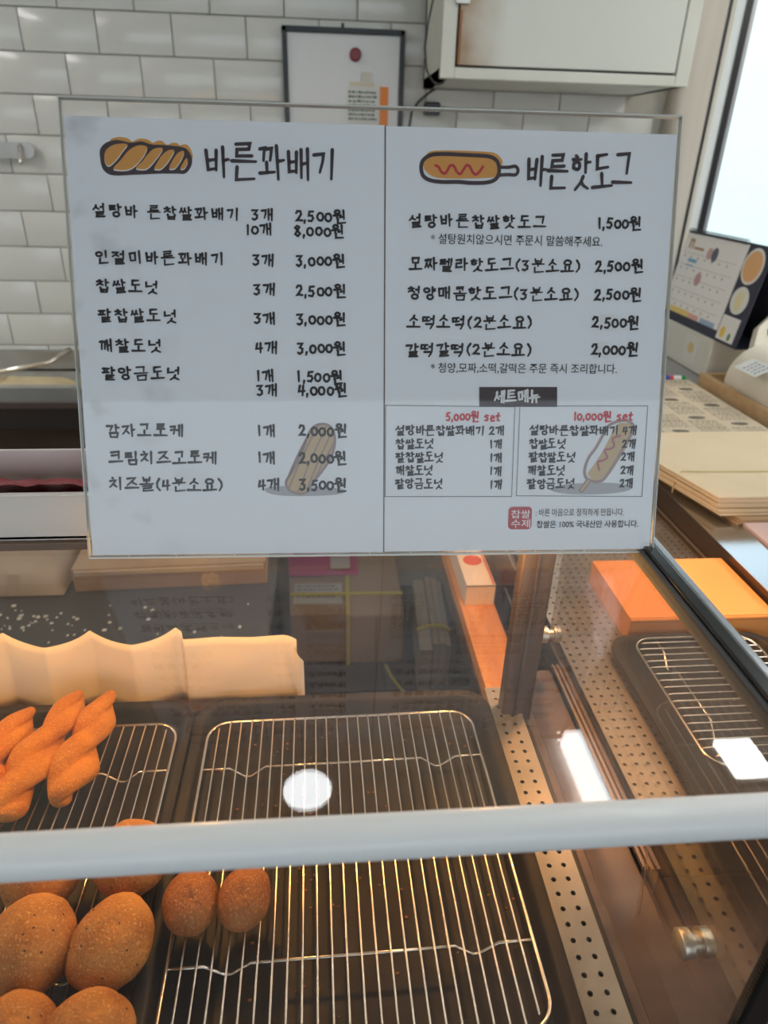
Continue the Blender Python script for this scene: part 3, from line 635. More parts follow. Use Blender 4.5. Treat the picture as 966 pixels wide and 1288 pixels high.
for k in range(5):
    o = MB().box(0, .225, 0, .37, .0022*k, .0022*k+.0018).build('sheet', npm, t)
    if k == 4:
        pr = MB()
        for r_ in range(46):
            y = .006+.0078*r_
            for c_ in range(3):
                x = .006+.073*c_; xe = x+.062
                if (r_//5+c_) % 3 == 0:
                    if r_ % 5 == 2: pr.rawpoly([(x+.03+rs.uniform(.016, .022)*math.cos(a*.785), y+rs.uniform(.008, .012)*math.sin(a*.785), .0108) for a in range(8)])
                    continue
                hh = .0040 if r_ % 5 == 4 else .0022
                while x < xe:
                    w = rs.uniform(.003, .012); pr.rawpoly([(x, y, .0108), (min(x+w, xe), y, .0108), (min(x+w, xe), y+hh, .0108), (x, y+hh, .0108)]); x += w+rs.uniform(.0015, .004)
        pr.build('print', mat('newsprint_ink', (.16, .14, .11), .8), o, kind='stuff')
    o.location = (rs.uniform(-.006, .006), rs.uniform(-.008, .004), 0); o.rotation_euler.z = rs.uniform(-.02, .02)
# kraft paper bags: a pile, each bag a thing
KB = mat('light_kraft_paper', (.72, .58, .38), .7, col2=(.77, .63, .43), vscale=6, bump=.05, bscale=30)
KD = mat('darker_kraft_paper', (.40, .27, .15), .75, col2=(.46, .32, .19), vscale=6)
rs = random.Random(9)
NB = 12
for k in range(NB):
    z = 1.0686+.0034*k; dark = k < 3
    top = k == NB-1
    x0 = .595+(.022 if dark else 0)+rs.uniform(-.003, .003)-.0012*k*(0 if dark else 1); y0 = .872+rs.uniform(-.004, .003)+(-.012 if dark else 0)
    ORD = ['lowest', 'second lowest', 'third lowest', 'fourth lowest', 'fifth lowest', 'sixth lowest', 'sixth from the top', 'fifth from the top', 'fourth from the top', 'third from the top', 'second from the top', 'topmost']
    lab = ('dark' if dark else 'light')+' kraft paper bag, '+ORD[k]+' in the pile on the steel counter'
    t = thing('paper_bag', lab, 'paper bag', (x0, y0, z), 'kraft paper bags in the pile', rs.uniform(-.012, .012))
    def sheet(u, v, k=k):
        w = .42; cut = .05*(1-v) if 0 else 0
        x = w*u; y = .275*v
        sk = (.035-.035*min(1, v*1.0))*0
        return (x-.028*v*(1-u), y, .0031*(1 if True else 0))
    # slab with slanted left edge
    pl_ = [(0, 0), (.42, .0), (.42, .27), (-.03, .27), (-.045, .17)]
    MB().prism(pl_, 0, .0027).build('bag_body', KD if dark else KB, t)
    MB().prism([(.004, .003), (.42, .003), (.42, .006), (.004, .006)], .0027, .0031).build('folded_edge', KD if dark else KB, t)
zt_ = 1.0686+.0034*NB
tag(MB().tube([(.562, .962, 1.072), (.562, .962, zt_-.004), (.570, .962, zt_+.0012), (.75, .958, zt_+.0012), (1.01, .952, zt_+.0012), (1.012, .952, 1.072)], .0011, 6).build('rubber_band', mat('pale_yellow_band', (.70, .58, .30), .5), smooth=True), 'thin yellow rubber band stretched around the pile of bags', 'rubber band')
# marker pen
t = thing('marker_pen', 'marker pen with blue, red, white stripes and green end', 'marker pen', (.76, 1.588, 1.0768))
for (a, b_, c, n_) in ((0, .075, (.75, .76, .76), 'barrel'), (.075, .088, (.03, .06, .35), 'blue_band'), (.088, .097, (.65, .04, .06), 'red_band'), (.097, .117, (.75, .78, .78), 'white_band')):
    cyl(MB(), (a, 0, 0), 'x', .0082, b_-a, 20).build(n_, mat('pen_'+n_, c, .3), t, smooth=50)
MB().tube([(.117, 0, 0), (.126, 0, 0), (.131, 0, 0)], [.0082, .0078, .004], 20).build('green_end', mat('pen_green', (.03, .35, .10), .35), t, smooth=50)
# wooden tray with receipt printer
OAK = mat('light_oak', (.50, .32, .16), .5, col2=(.58, .39, .21), vscale=5, stretch=(1, 8, 8))
t = thing('wooden_tray', 'light wooden tray holding the cream receipt printer', 'wooden tray', (.905, 1.13, 1.0686))
b = MB(); b.box(0, .014, 0, .425, 0, .034, bev=.002); b.build('side_rail', OAK, t)
MB().box(.014, .34, .411, .425, 0, .034, bev=.002).build('side_rail', OAK, t); MB().box(.014, .34, 0, .014, 0, .034, bev=.002).build('side_rail', OAK, t)
MB().box(.34, .354, 0, .425, 0, .034, bev=.002).build('side_rail', OAK, t); MB().box(.012, .342, .012, .413, 0, .006).build('tray_base', mat('oak_base', (.40, .26, .14), .5), t)
CR = mat('cream_plastic', (.70, .66, .55), .38, col2=(.74, .70, .60), vscale=5)
t = thing('receipt_printer', 'rounded cream receipt printer with an open lid in the wooden tray', 'printer', (.922, 1.240, 1.0746))
prof = [(0, 0), (0, .035)]+[(.0+.075*(1-math.cos(math.radians(a))), .035+.080*math.sin(math.radians(a))) for a in range(10, 91, 10)]+[(.12, .118), (.20, .110), (.20, 0)]
MB().prism(prof, .035, .235, 'y').build('body', CR, t, smooth=35)
prof2 = [(.004, 0), (.002, .03)]+[(.002+.085*(1-math.cos(math.radians(a))), .03+.088*math.sin(math.radians(a))) for a in range(10, 91, 10)]+[(.15, .125), (.205, .10), (.205, 0)]
MB().prism([(a+.010, b_) for a, b_ in prof2], .0, .036, 'y').build('side_cover', CR, t, smooth=35)
rg = MB(); rg.tube([(.095+.022*math.cos(a), -.0008, .055+.022*math.sin(a)) for a in [i*.2618 for i in range(24)]], .0022, 6, closed=True); rg.build('hinge_ring', CR, t, True)
MB().box(.075, .17, .05, .065, .112, .1215).build('paper_slot', BLACKP, t)
lid = MB(); lid.prism([(.03, 0), (.045, .05), (.085, .085), (.14, .09), (.20, .08), (.20, .0), (.06, -.01)], 0, .020, 'y'); o = lid.build('lid', CR, t, 35); o.location = (.02, .235, .105); o.rotation_euler = (-.5, 0, 0)
MB().box(.065, .10, -.002, .0, .030, .045).build('lid_slot', BLACKP, o); MB().box(.115, .19, -.003, 0, .005, .055).build('print_roller', mat('roller_grey', (.32, .32, .31), .4), o)
MB().box(.012, .055, .09, .17, .085, .0855).build('label', mat('printer_label', (.66, .68, .66), .5), t).rotation_euler = (0, -.45, 0)
ll = MB(); rs = random.Random(6)
for r_ in range(4):
    x = .018
    for q in range(4): ll.box(x, x+.006, .10+.014*r_, .104+.014*r_+rs.uniform(0, .003), .0856, .0858); x += .0085
ll.build('label_print', mat('label_ink2', (.25, .27, .33), .7), t, kind='stuff').rotation_euler = (0, -.45, 0)
# pale support box and calendar
t = thing('storage_box', 'pale translucent plastic box under the desk calendar', 'box', (.955, 1.615, 1.0686))
MB().box(0, .11, 0, .36, 0, .098, bev=.004).build('body', mat('pale_translucent_plastic', (.68, .67, .60), .35), t)
MB().box(-.0010, .0, .06, .13, .015, .085).build('sticker_card', mat('sticker_card', (.72, .72, .68), .5), t)
cyl(MB(), (-.0018, .095, .055), 'x', .014, .001, 16).build('yellow_sticker', mat('sticker_yellow', (.65, .52, .22), .6), t)
CY, CX, CZ = 1.905, .958, 1.1672
cal = thing('desk_calendar', 'spiral bound desk calendar on a navy card stand with stickers', 'calendar', (CX, CY, CZ), rz=math.radians(-90))
NV = mat('navy_card', (.035, .038, .065), .6)
# local: x to the right of the page (toward the viewer), y = away from viewer side, z up
lean = .15
def lt(x0, x1, z0, z1, d0=0.0, d1=.0012):
    m = MB(); k = math.tan(lean)
    m.v = [(x, z*k-dd, z) for dd in (d1, d0) for (x, z) in ((x0, z0), (x1, z0), (x1, z1), (x0, z1))]
    m.f = [(0, 1, 2, 3), (7, 6, 5, 4), (0, 4, 5, 1), (1, 5, 6, 2), (2, 6, 7, 3), (3, 7, 4, 0)]; return m
H = .222
lt(-.01, .385, -.001, H, 0, .002).build('front_panel', NV, cal)
bk = MB(); bk.v = [(x, y, z) for (y, z) in ((H*math.tan(lean)+.003, H), (.105, .0), (.108, .0), (H*math.tan(lean)+.006, H)) for x in (-.01, .385)]; bk.f = [(0, 1, 3, 2), (2, 3, 5, 4), (4, 5, 7, 6), (6, 7, 1, 0), (0, 2, 4, 6), (1, 7, 5, 3)]; bk.build('back_panel', NV, cal)
MB().box(-.01, .385, .0, .106, -.001, .001).build('base_panel', NV, cal)
pg = lt(-.008, .288, .022, H-.004, .002, .0045).build('page', mat('calendar_page', (.86, .86, .84), .6), cal)
dt = MB(); rs = random.Random(12)
for r_ in range(5):
    for c_ in range(7):
        q = lt(.012+.036*c_, .017+.036*c_, .160-.030*r_, .1645-.030*r_, .0045, .0050); o0 = len(dt.v); dt.v += q.v; dt.f += [tuple(i+o0 for i in f) for f in q.f]
    q = lt(.0, .265, .1705-.030*r_, .1712-.030*r_, .0045, .0048); o0 = len(dt.v); dt.v += q.v; dt.f += [tuple(i+o0 for i in f) for f in q.f]
dt.build('dates', mat('print_grey', (.35, .34, .35), .7), pg, kind='stuff')
def bars(name, c, L_):
    m = MB()
    for a in L_:
        q = lt(*a, .0045, .0052); o0 = len(m.v); m.v += q.v; m.f += [tuple(i+o0 for i in f) for f in q.f]
    return m.build(name, mat('ink_'+name, c, .6), pg)
bars('month_mark', (.45, .28, .16), [(.02, .027, .182, .206), (.027, .038, .198, .206), (.036, .042, .182, .206), (.05, .10, .182, .188)])
bars('blue_note', (.16, .42, .65), [(.04, .085, .150, .158), (.036, .075, .140, .143)])
bars('yellow_strip', (.80, .62, .22), [(-.008, .14, .022, .036)]); bars('pink_strip', (.75, .42, .36), [(.14, .19, .022, .034)]); bars('blue_strip', (.35, .48, .65), [(.20, .272, .022, .034)])
def disc(name, c, cx, cz, rx, rz_, d0, d1, parent, n=24):
    m = MB(); k = math.tan(lean); P_ = [(cx+rx*math.cos(2*math.pi*i/n), cz+rz_*math.sin(2*math.pi*i/n)) for i in range(n)]
    m.v = [(x, z*k-dd, z) for dd in (d1, d0) for x, z in P_]; m.f = [tuple(range(n)), tuple(range(n, 2*n))[::-1]]+[(i, (i+1) % n, n+(i+1) % n, n+i) for i in range(n)]
    return m.build(name, mat('sticker_'+name, c, .45), parent)
disc('pink_blot', (.62, .40, .38), .135, .180, .014, .014, .0045, .005, pg); disc('navy_blot', (.10, .11, .16), .160, .180, .014, .017, .0045, .0052, pg); disc('red_scribble', (.55, .33, .33), .12, .115, .015, .016, .0045, .005, pg)
# stickers: plain shapes in the colours of the photograph's stickers
w1 = disc('white_backing', (.80, .80, .78), .330, .176, .040, .040, .002, .0032, cal); disc('orange_oval', (.80, .45, .20), .330, .176, .034, .034, .0032, .0038, w1)
w2 = disc('white_sticker', (.76, .77, .72), .330, .100, .034, .031, .002, .0032, cal); disc('yellow_swirl', (.78, .72, .42), .330, .100, .014, .022, .0032, .0037, w2)
w3 = lt(.292, .366, .006, .062, .002, .0032).build('white_card_sticker', mat('sticker_white_backing', (.8, .8, .78), .45), cal); disc('yellow_oval', (.82, .55, .08), .313, .024, .010, .014, .0032, .0037, w3); disc('green_dot', (.08, .25, .10), .345, .018, .006, .009, .0032, .0037, w3)
k_ = math.tan(lean)
cme = MB().tube([(0, H*k_-.004+.0055*math.cos(a), H+.001+.0055*math.sin(a)) for a in [i*.5236 for i in range(12)]], .0009, 5, closed=True).mesh('coil', DARK, True)
for i in range(27): obj('coil', cme, cal, (.003+.0105*i, 0, 0))

# sign layout in millimetres from the top left corner of the holder
LINES = [
  ('바른꽈배기', 93.4, 37.4, 186.4, 36.6, 19.5, 'title', 'title'),
  ('바른핫도그', 319.5, 38.0, 398.4, 36.6, 20.2, 'title', 'title'),
  ('설탕바 른찹쌀꽈배기', 15.9, 70.6, 118.4, 71.6, 8.8, 'ink', 'hand'),
  ('3개', 125.0, 71.5, 141.6, 71.1, 9.0, 'ink', 'hand'),
  ('2,500원', 155.4, 71.9, 192.3, 71.1, 9.6, 'ink', 'hand'),
  ('10개', 120.8, 81.6, 140.2, 81.2, 9.0, 'ink', 'hand'),
  ('8,000원', 154.7, 81.5, 191.1, 81.3, 9.6, 'ink', 'hand'),
  ('인절미바른꽈배기', 15.6, 101.5, 107.0, 101.6, 9.1, 'ink', 'hand'),
  ('3개', 124.7, 101.8, 141.5, 101.5, 9.2, 'ink', 'hand'),
  ('3,000원', 155.5, 101.8, 191.6, 101.2, 9.7, 'ink', 'hand'),
  ('찹쌀도넛', 15.5, 120.7, 59.8, 121.2, 9.1, 'ink', 'hand'),
  ('3개', 125.3, 121.8, 141.6, 121.6, 9.3, 'ink', 'hand'),
  ('2,500원', 155.1, 122.5, 192.0, 122.0, 9.8, 'ink', 'hand'),
  ('팥찹쌀도넛', 15.3, 140.7, 72.1, 141.1, 9.2, 'ink', 'hand'),
  ('3개', 124.8, 142.1, 141.7, 141.9, 9.4, 'ink', 'hand'),
  ('3,000원', 155.3, 142.3, 191.9, 141.9, 9.9, 'ink', 'hand'),
  ('깨찰도넛', 15.1, 161.5, 60.1, 161.6, 9.4, 'ink', 'hand'),
  ('4개', 125.4, 162.2, 142.4, 162.0, 9.5, 'ink', 'hand'),
  ('3,000원', 155.6, 162.4, 191.8, 162.1, 10.1, 'ink', 'hand'),
  ('팥앙금도넛', 15.6, 180.9, 72.6, 181.1, 9.5, 'ink', 'hand'),
  ('1개', 126.0, 182.4, 139.1, 182.3, 9.7, 'ink', 'hand'),
  ('1,500원', 155.2, 182.8, 189.4, 182.6, 10.2, 'ink', 'hand'),
  ('3개', 125.7, 192.7, 141.8, 192.6, 9.7, 'ink', 'hand'),
  ('4,000원', 155.7, 192.5, 192.3, 192.3, 10.3, 'ink', 'hand'),
  ('감자고로케', 15.9, 221.6, 73.2, 222.1, 9.7, 'ink', 'hand'),
  ('1개', 125.5, 222.0, 139.4, 222.0, 9.9, 'ink', 'hand'),
  ('2,000원', 155.8, 222.0, 192.1, 221.9, 10.5, 'ink', 'hand'),
  ('크림치즈고로케', 17.0, 241.8, 96.6, 241.9, 9.9, 'ink', 'hand'),
  ('1개', 125.0, 241.9, 139.0, 242.0, 10.1, 'ink', 'hand'),
  ('2,000원', 155.4, 242.0, 192.0, 242.0, 10.6, 'ink', 'hand'),
  ('치즈볼(4분소요)', 16.4, 261.1, 100.5, 262.0, 10.0, 'ink', 'hand'),
  ('4개', 125.1, 262.1, 142.1, 262.1, 10.2, 'ink', 'hand'),
  ('3,500원', 155.1, 262.2, 191.9, 262.3, 10.8, 'ink', 'hand'),
  ('설탕바른찹쌀핫도그', 235.2, 72.9, 337.1, 72.5, 9.1, 'ink', 'hand'),
  ('1,500원', 373.5, 72.3, 407.2, 71.6, 9.8, 'ink', 'hand'),
  ('* 설탕원치않으시면 주문시 말씀해주세요.', 252.5, 85.0, 378.3, 84.2, 7.6, 'ink', 'font'),
  ('모짜렐라핫도그(3분소요)', 236.1, 102.7, 363.8, 102.2, 9.3, 'ink', 'hand'),
  ('2,500원', 373.3, 102.1, 410.3, 101.4, 10.0, 'ink', 'hand'),
  ('청양매콤핫도그(3분소요)', 235.1, 122.5, 363.6, 122.4, 9.4, 'ink', 'hand'),
  ('2,500원', 373.8, 122.2, 410.4, 121.7, 10.1, 'ink', 'hand'),
  ('소떡소떡(2분소요)', 235.3, 143.1, 329.4, 142.6, 9.6, 'ink', 'hand'),
  ('2,500원', 373.1, 142.1, 409.9, 141.7, 10.2, 'ink', 'hand'),
  ('갈떡갈떡(2분소요)', 234.3, 162.9, 329.5, 162.0, 9.7, 'ink', 'hand'),
  ('2,000원', 373.5, 161.6, 410.6, 161.3, 10.4, 'ink', 'hand'),
  ('* 청양,모짜,소떡,갈떡은 주문 즉시 조리합니다.', 253.8, 175.8, 394.4, 175.4, 8.1, 'ink', 'font'),
  ('세트메뉴', 301.3, 196.4, 336.9, 196.3, 9.9, 'white', 'hand'),
  ('5,000원 set', 265.1, 211.2, 307.2, 211.7, 8.2, 'red', 'hand'),
  ('10,000원 set', 362.6, 211.0, 409.5, 210.8, 8.3, 'red', 'hand'),
  ('설탕바른찹쌀꽈배기', 227.6, 221.3, 295.4, 221.8, 7.6, 'ink', 'hand'),
  ('2개', 298.4, 221.8, 310.6, 221.8, 7.8, 'ink', 'hand'),
  ('찹쌀도넛', 227.7, 231.6, 257.0, 231.6, 7.7, 'ink', 'hand'),
  ('1개', 299.3, 232.2, 309.1, 232.2, 7.7, 'ink', 'hand'),
  ('팥찹쌀도넛', 227.8, 241.6, 264.4, 241.6, 7.8, 'ink', 'hand'),
  ('1개', 299.6, 242.3, 309.4, 242.3, 7.9, 'ink', 'hand'),
  ('깨찰도넛', 227.8, 251.6, 256.7, 251.6, 7.8, 'ink', 'hand'),
  ('1개', 299.9, 252.3, 309.7, 252.4, 7.9, 'ink', 'hand'),
  ('팥앙금도넛', 227.9, 261.6, 264.2, 261.8, 7.9, 'ink', 'hand'),
  ('1개', 300.2, 262.5, 310.0, 262.5, 8.0, 'ink', 'hand'),
  ('설탕바른찹쌀꽈배기', 328.8, 221.2, 399.0, 221.7, 7.7, 'ink', 'hand'),
  ('4개', 401.5, 221.7, 413.3, 221.6, 7.9, 'ink', 'hand'),
  ('찹쌀도넛', 329.2, 231.6, 358.1, 231.6, 7.8, 'ink', 'hand'),
  ('2개', 401.4, 231.6, 412.7, 231.6, 7.9, 'ink', 'hand'),
  ('팥찹쌀도넛', 329.1, 241.7, 366.0, 241.7, 7.8, 'ink', 'hand'),
  ('2개', 401.4, 241.8, 412.7, 241.8, 7.9, 'ink', 'hand'),
  ('깨찰도넛', 329.0, 251.8, 358.4, 251.9, 7.9, 'ink', 'hand'),
  ('2개', 401.4, 252.0, 412.7, 252.0, 8.0, 'ink', 'hand'),
  ('팥앙금도넛', 328.9, 262.0, 366.4, 262.1, 8.0, 'ink', 'hand'),
  ('2개', 401.4, 262.3, 412.8, 262.3, 8.1, 'ink', 'hand'),
  ('찹쌀', 317.6, 285.6, 332.5, 285.7, 6.8, 'white', 'font'),
  ('수제', 317.8, 293.0, 332.8, 293.1, 6.9, 'white', 'font'),
  (': 바른 마음으로 정직하게 만듭니다.', 336.8, 284.5, 406.6, 285.5, 6.2, 'ink', 'font'),
  ('찹쌀은 100% 국내산만 사용합니다.', 337.8, 293.8, 418.6, 294.4, 6.2, 'ink', 'fontbold'),
]
BANNER = [(290.3, 189.5), (349.4, 189.2), (350.0, 203.9), (290.7, 204.1)]
BOX1 = [(220.4, 203.2), (317.8, 204.0), (317.5, 272.0), (220.4, 271.5)]
BOX2 = [(321.5, 203.4), (420.1, 203.0), (420.1, 272.5), (321.2, 271.4)]
SEAL = [(315.5, 280.0), (333.8, 280.1), (334.5, 297.5), (316.1, 297.4)]
PATCHES = [(379.4, 136.3), (391.4, 136.2), (392.1, 147.6), (380.6, 147.7), (378.6, 155.8), (387.1, 155.7), (387.8, 167.9), (379.9, 167.9)]
PAPER = [(3.1, 9.1), (216.3, 10.5), (428.2, 9.2), (216.6, 313.9), (2.2, 314.1), (428.2, 313.5)]
TW_OUT = [(24.1, 34.8), (24.7, 31.1), (27.6, 27.7), (32.7, 25.5), (37.6, 25.1), (44.1, 26.4), (47.4, 26.3), (51.9, 25.4), (55.2, 26.1), (59.5, 27.3), (66.1, 27.4), (72.8, 27.7), (79.4, 28.4), (83.2, 30.1), (85.8, 34.3), (85.9, 39.0), (83.2, 43.9), (79.8, 45.8), (76.4, 45.6), (74.7, 45.7), (65.3, 45.9), (54.1, 46.6), (43.0, 47.3), (34.1, 47.9), (28.7, 46.8), (25.1, 42.7)]
TW_SEG = [
   [(27.1, 36.3), (28.5, 32.1), (33.0, 28.8), (38.6, 27.6), (43.0, 28.0), (40.0, 31.8), (35.8, 37.1), (30.1, 42.0), (27.5, 39.7)] ,
   [(32.7, 43.5), (38.0, 38.1), (42.7, 32.7), (47.3, 29.5), (51.7, 28.3), (56.1, 29.2), (54.8, 33.0), (51.3, 37.8), (46.6, 42.1), (42.1, 44.2), (36.5, 44.5)] ,
   [(48.0, 42.6), (52.3, 38.8), (55.8, 34.5), (60.5, 30.4), (66.3, 29.6), (64.8, 33.2), (61.2, 37.5), (57.7, 41.3), (54.3, 43.5), (49.8, 43.6)] ,
   [(60.2, 42.9), (62.8, 38.6), (65.8, 34.3), (70.4, 31.0), (74.3, 30.9), (72.5, 34.6), (68.9, 39.5), (64.8, 43.1), (62.0, 43.4)] ,
   [(70.4, 42.6), (72.3, 38.3), (75.8, 33.5), (78.4, 31.6), (80.9, 31.4), (79.6, 35.5), (76.7, 39.8), (73.8, 42.7)] ,
   [(77.9, 42.4), (80.1, 38.6), (82.4, 35.7), (83.1, 38.3), (81.0, 42.0), (79.3, 42.8)] ,
]
TW_BUMP = [(31.6, 25.7), (33.9, 23.8), (38.8, 23.0), (43.2, 23.8), (46.4, 25.8), (49.2, 24.4), (53.1, 23.6), (57.5, 24.5), (60.1, 26.2), (62.9, 24.9), (66.3, 24.8), (69.5, 27.3), (72.9, 25.9), (76.2, 25.9), (78.3, 27.4), (81.1, 26.5), (83.9, 27.5), (86.2, 31.6), (86.2, 35.8), (81.4, 33.8), (54.9, 30.3), (38.6, 27.6)]
HD_RING = [(252.2, 29.1), (261.6, 28.3), (274.7, 28.5), (285.9, 28.7), (293.5, 29.2), (298.2, 31.4), (300.3, 35.3), (300.4, 40.0), (298.1, 44.1), (292.1, 46.4), (280.7, 47.0), (271.3, 46.5), (260.0, 46.8), (251.6, 45.9), (246.5, 43.1), (244.9, 37.9), (246.3, 32.7)]
HD_FILL = [(251.3, 26.8), (265.2, 25.8), (287.7, 25.9), (297.2, 26.7), (302.0, 30.4), (302.7, 33.9), (299.8, 39.2), (297.6, 42.7), (275.0, 44.2), (256.2, 44.1), (248.7, 40.4), (246.4, 36.1), (247.6, 30.9)]
HD_STICK = [(300.3, 36.0), (306.9, 36.0), (312.2, 35.2), (314.2, 37.9), (312.4, 40.8), (307.1, 40.8), (300.4, 41.3)]
HD_SAUCE = [(255.1, 35.9), (257.4, 37.1), (259.0, 39.8), (261.8, 41.2), (264.0, 38.3), (265.4, 36.0), (267.9, 35.9), (270.2, 39.6), (272.7, 41.2), (274.9, 38.4), (277.1, 35.4), (279.5, 36.2), (281.5, 39.6), (284.0, 41.3), (286.6, 39.2), (288.9, 35.9)]
FT_OUT = [(170.5, 217.5), (177.0, 217.5), (181.3, 221.4), (182.8, 230.1), (180.1, 241.1), (174.5, 250.0), (166.6, 260.0), (161.0, 267.8), (154.4, 268.9), (147.8, 265.5), (146.2, 259.9), (150.2, 253.3), (155.9, 243.3), (160.4, 232.3), (165.0, 221.4)]
FT_SHADOW = [(130.2, 265.4), (138.0, 263.2), (160.0, 263.8), (182.1, 264.7), (190.5, 266.8), (184.3, 269.7), (164.3, 270.7), (144.4, 270.4), (133.5, 268.6)]
FH_OUT = [(400.2, 214.1), (406.3, 214.7), (410.2, 218.9), (408.1, 224.8), (403.8, 233.1), (398.3, 243.9), (392.7, 253.5), (388.1, 259.5), (382.0, 260.7), (375.7, 258.3), (373.6, 252.2), (376.1, 242.7), (381.8, 234.3), (387.3, 223.6), (391.8, 217.1)]
FH_FILL = [(396.7, 217.7), (402.7, 215.9), (408.8, 216.5), (410.4, 222.4), (406.2, 233.1), (399.6, 245.1), (392.8, 255.9), (387.0, 261.9), (380.7, 259.5), (376.2, 254.7), (380.1, 248.7), (388.0, 235.5)]
FH_SAUCE = [(400.2, 225.4), (394.8, 227.2), (394.3, 229.0), (395.8, 233.1), (392.9, 235.5), (389.2, 236.1), (388.7, 237.9), (390.8, 242.1), (387.3, 244.5), (383.6, 245.7), (385.2, 251.7)]
FH_STICK = [(377.1, 260.1), (371.9, 267.3)]
FH_SHADOW = [(347.3, 266.0), (357.6, 263.0), (375.9, 261.7), (394.4, 261.7), (410.6, 263.9), (409.6, 267.5), (393.6, 270.2), (370.2, 270.6), (353.0, 269.1)]

# ================================================================== MENU SIGN
EX = Vector((1, -.0205, 0)).normalized(); EYd = Vector((-.007, -.316, -.949)).normalized(); EUP = -EYd
EUP = (EUP-EX*EUP.dot(EX)).normalized(); EN = EX.cross(EUP)
TLc = Vector((-.1745, .552, 1.5785)); SWd, SHt = .4305, .3155
BLc = TLc-EUP*SHt
sign = thing('menu_sign', 'clear acrylic stand-up menu holder with the printed white Korean menu', 'menu sign', (0, 0, 0))
sign.matrix_world = Matrix(((EX.x, EUP.x, EN.x, BLc.x), (EX.y, EUP.y, EN.y, BLc.y), (EX.z, EUP.z, EN.z, BLc.z), (0, 0, 0, 1)))
ACR = glass('clear_acrylic', (.995, .995, .99), .003, .015)
MB().box(0, SWd, 0, SHt, .0006, .0021).build('front_acrylic_sheet', ACR, sign)
MB().box(0, SWd, 0, SHt, -.0026, -.0010).build('back_acrylic_sheet', ACR, sign)
em = mat('acrylic_bright_edge', (.62, .64, .60), .12, coat=.5)
e = MB(); e.box(-.0003, SWd+.0003, SHt-.0001, SHt+.0010, -.0026, .0021); e.build('top_edge', em, sign)
e = MB(); e.box(-.0006, 0, 0, SHt, -.0026, .0021); e.box(SWd, SWd+.0006, 0, SHt, -.0026, .0021); e.box(0, SWd, -.0012, 0, -.0026, .0022); e.build('edge_bead', em, sign)
# prop leg down to the glass
leg = MB(); ang = math.radians(36)
leg.prism([(.205, -.0028), (.2035, -.0028), (.0466, -.1405), (.0481, -.1405)], .15, .28, 'x'); leg.build('prop_leg', ACR, sign)
def V(u, v, w=0): return (u/1000.0, SHt-v/1000.0, w)
INKC = {'ink': (.016, .011, .014), 'title': (.040, .026, .034), 'red': (.62, .035, .05), 'white': (.85, .86, .88)}
INK = {k: mat('print_'+k, c, .55) for k, c in INKC.items()}
PAPERM = mat('menu_paper', (.84, .875, .94), .62)
nt = PAPERM.node_tree; N = nt.nodes.new; L = nt.links.new      # grey finger smudges near the left side
tc = N('ShaderNodeTexCoord'); sp = N('ShaderNodeSeparateXYZ'); L(tc.outputs['Object'], sp.inputs[0])
mr = N('ShaderNodeMapRange'); mr.inputs['From Min'].default_value = 0; mr.inputs['From Max'].default_value = .11; mr.inputs['To Min'].default_value = 1; mr.inputs['To Max'].default_value = 0; L(sp.outputs[0], mr.inputs[0])
n_ = N('ShaderNodeTexNoise'); n_.inputs['Scale'].default_value = 26; n_.inputs['Detail'].default_value = 3; L(tc.outputs['Object'], n_.inputs['Vector'])
m2 = N('ShaderNodeMapRange'); m2.inputs['From Min'].default_value = .54; m2.inputs['From Max'].default_value = .78; m2.inputs['To Max'].default_value = .9; L(n_.outputs[0], m2.inputs[0])
mu = N('ShaderNodeMath'); mu.operation = 'MULTIPLY'; L(mr.outputs[0], mu.inputs[0]); L(m2.outputs[0], mu.inputs[1])
mx = N('ShaderNodeMix'); mx.data_type = 'RGBA'; L(mu.outputs[0], mx.inputs[0]); mx.inputs[6].default_value = (.84, .875, .94, 1); mx.inputs[7].default_value = (.50, .51, .53, 1)
L(mx.outputs[2], nt.nodes['Principled BSDF'].inputs['Base Color'])

def paper(u0, u1, v0, v1):
    def f(u, v):
        x, y = u0+(u1-u0)*u, v0+(v1-v0)*v
        wv_ = .0004*math.exp(-(y/.006))*math.sin(x*260+2*math.sin(x*90))
        return (x, y, -.0006+wv_*0.6)
    mb = MB().grid(f, 60, 30); return mb
pages = []
p = paper(.0018, .2192, .0010, .3050).build('menu_page', PAPERM, sign, smooth=True); pages.append(p)
p = paper(.2197, .4290, .0014, .3045).build('menu_page', PAPERM, sign, smooth=True); pages.append(p)
MB().box(.2190, .2199, .001, .3045, -.0009, -.0004).build('page_seam', mat('seam_shadow', (.12, .09, .09), .8), sign)

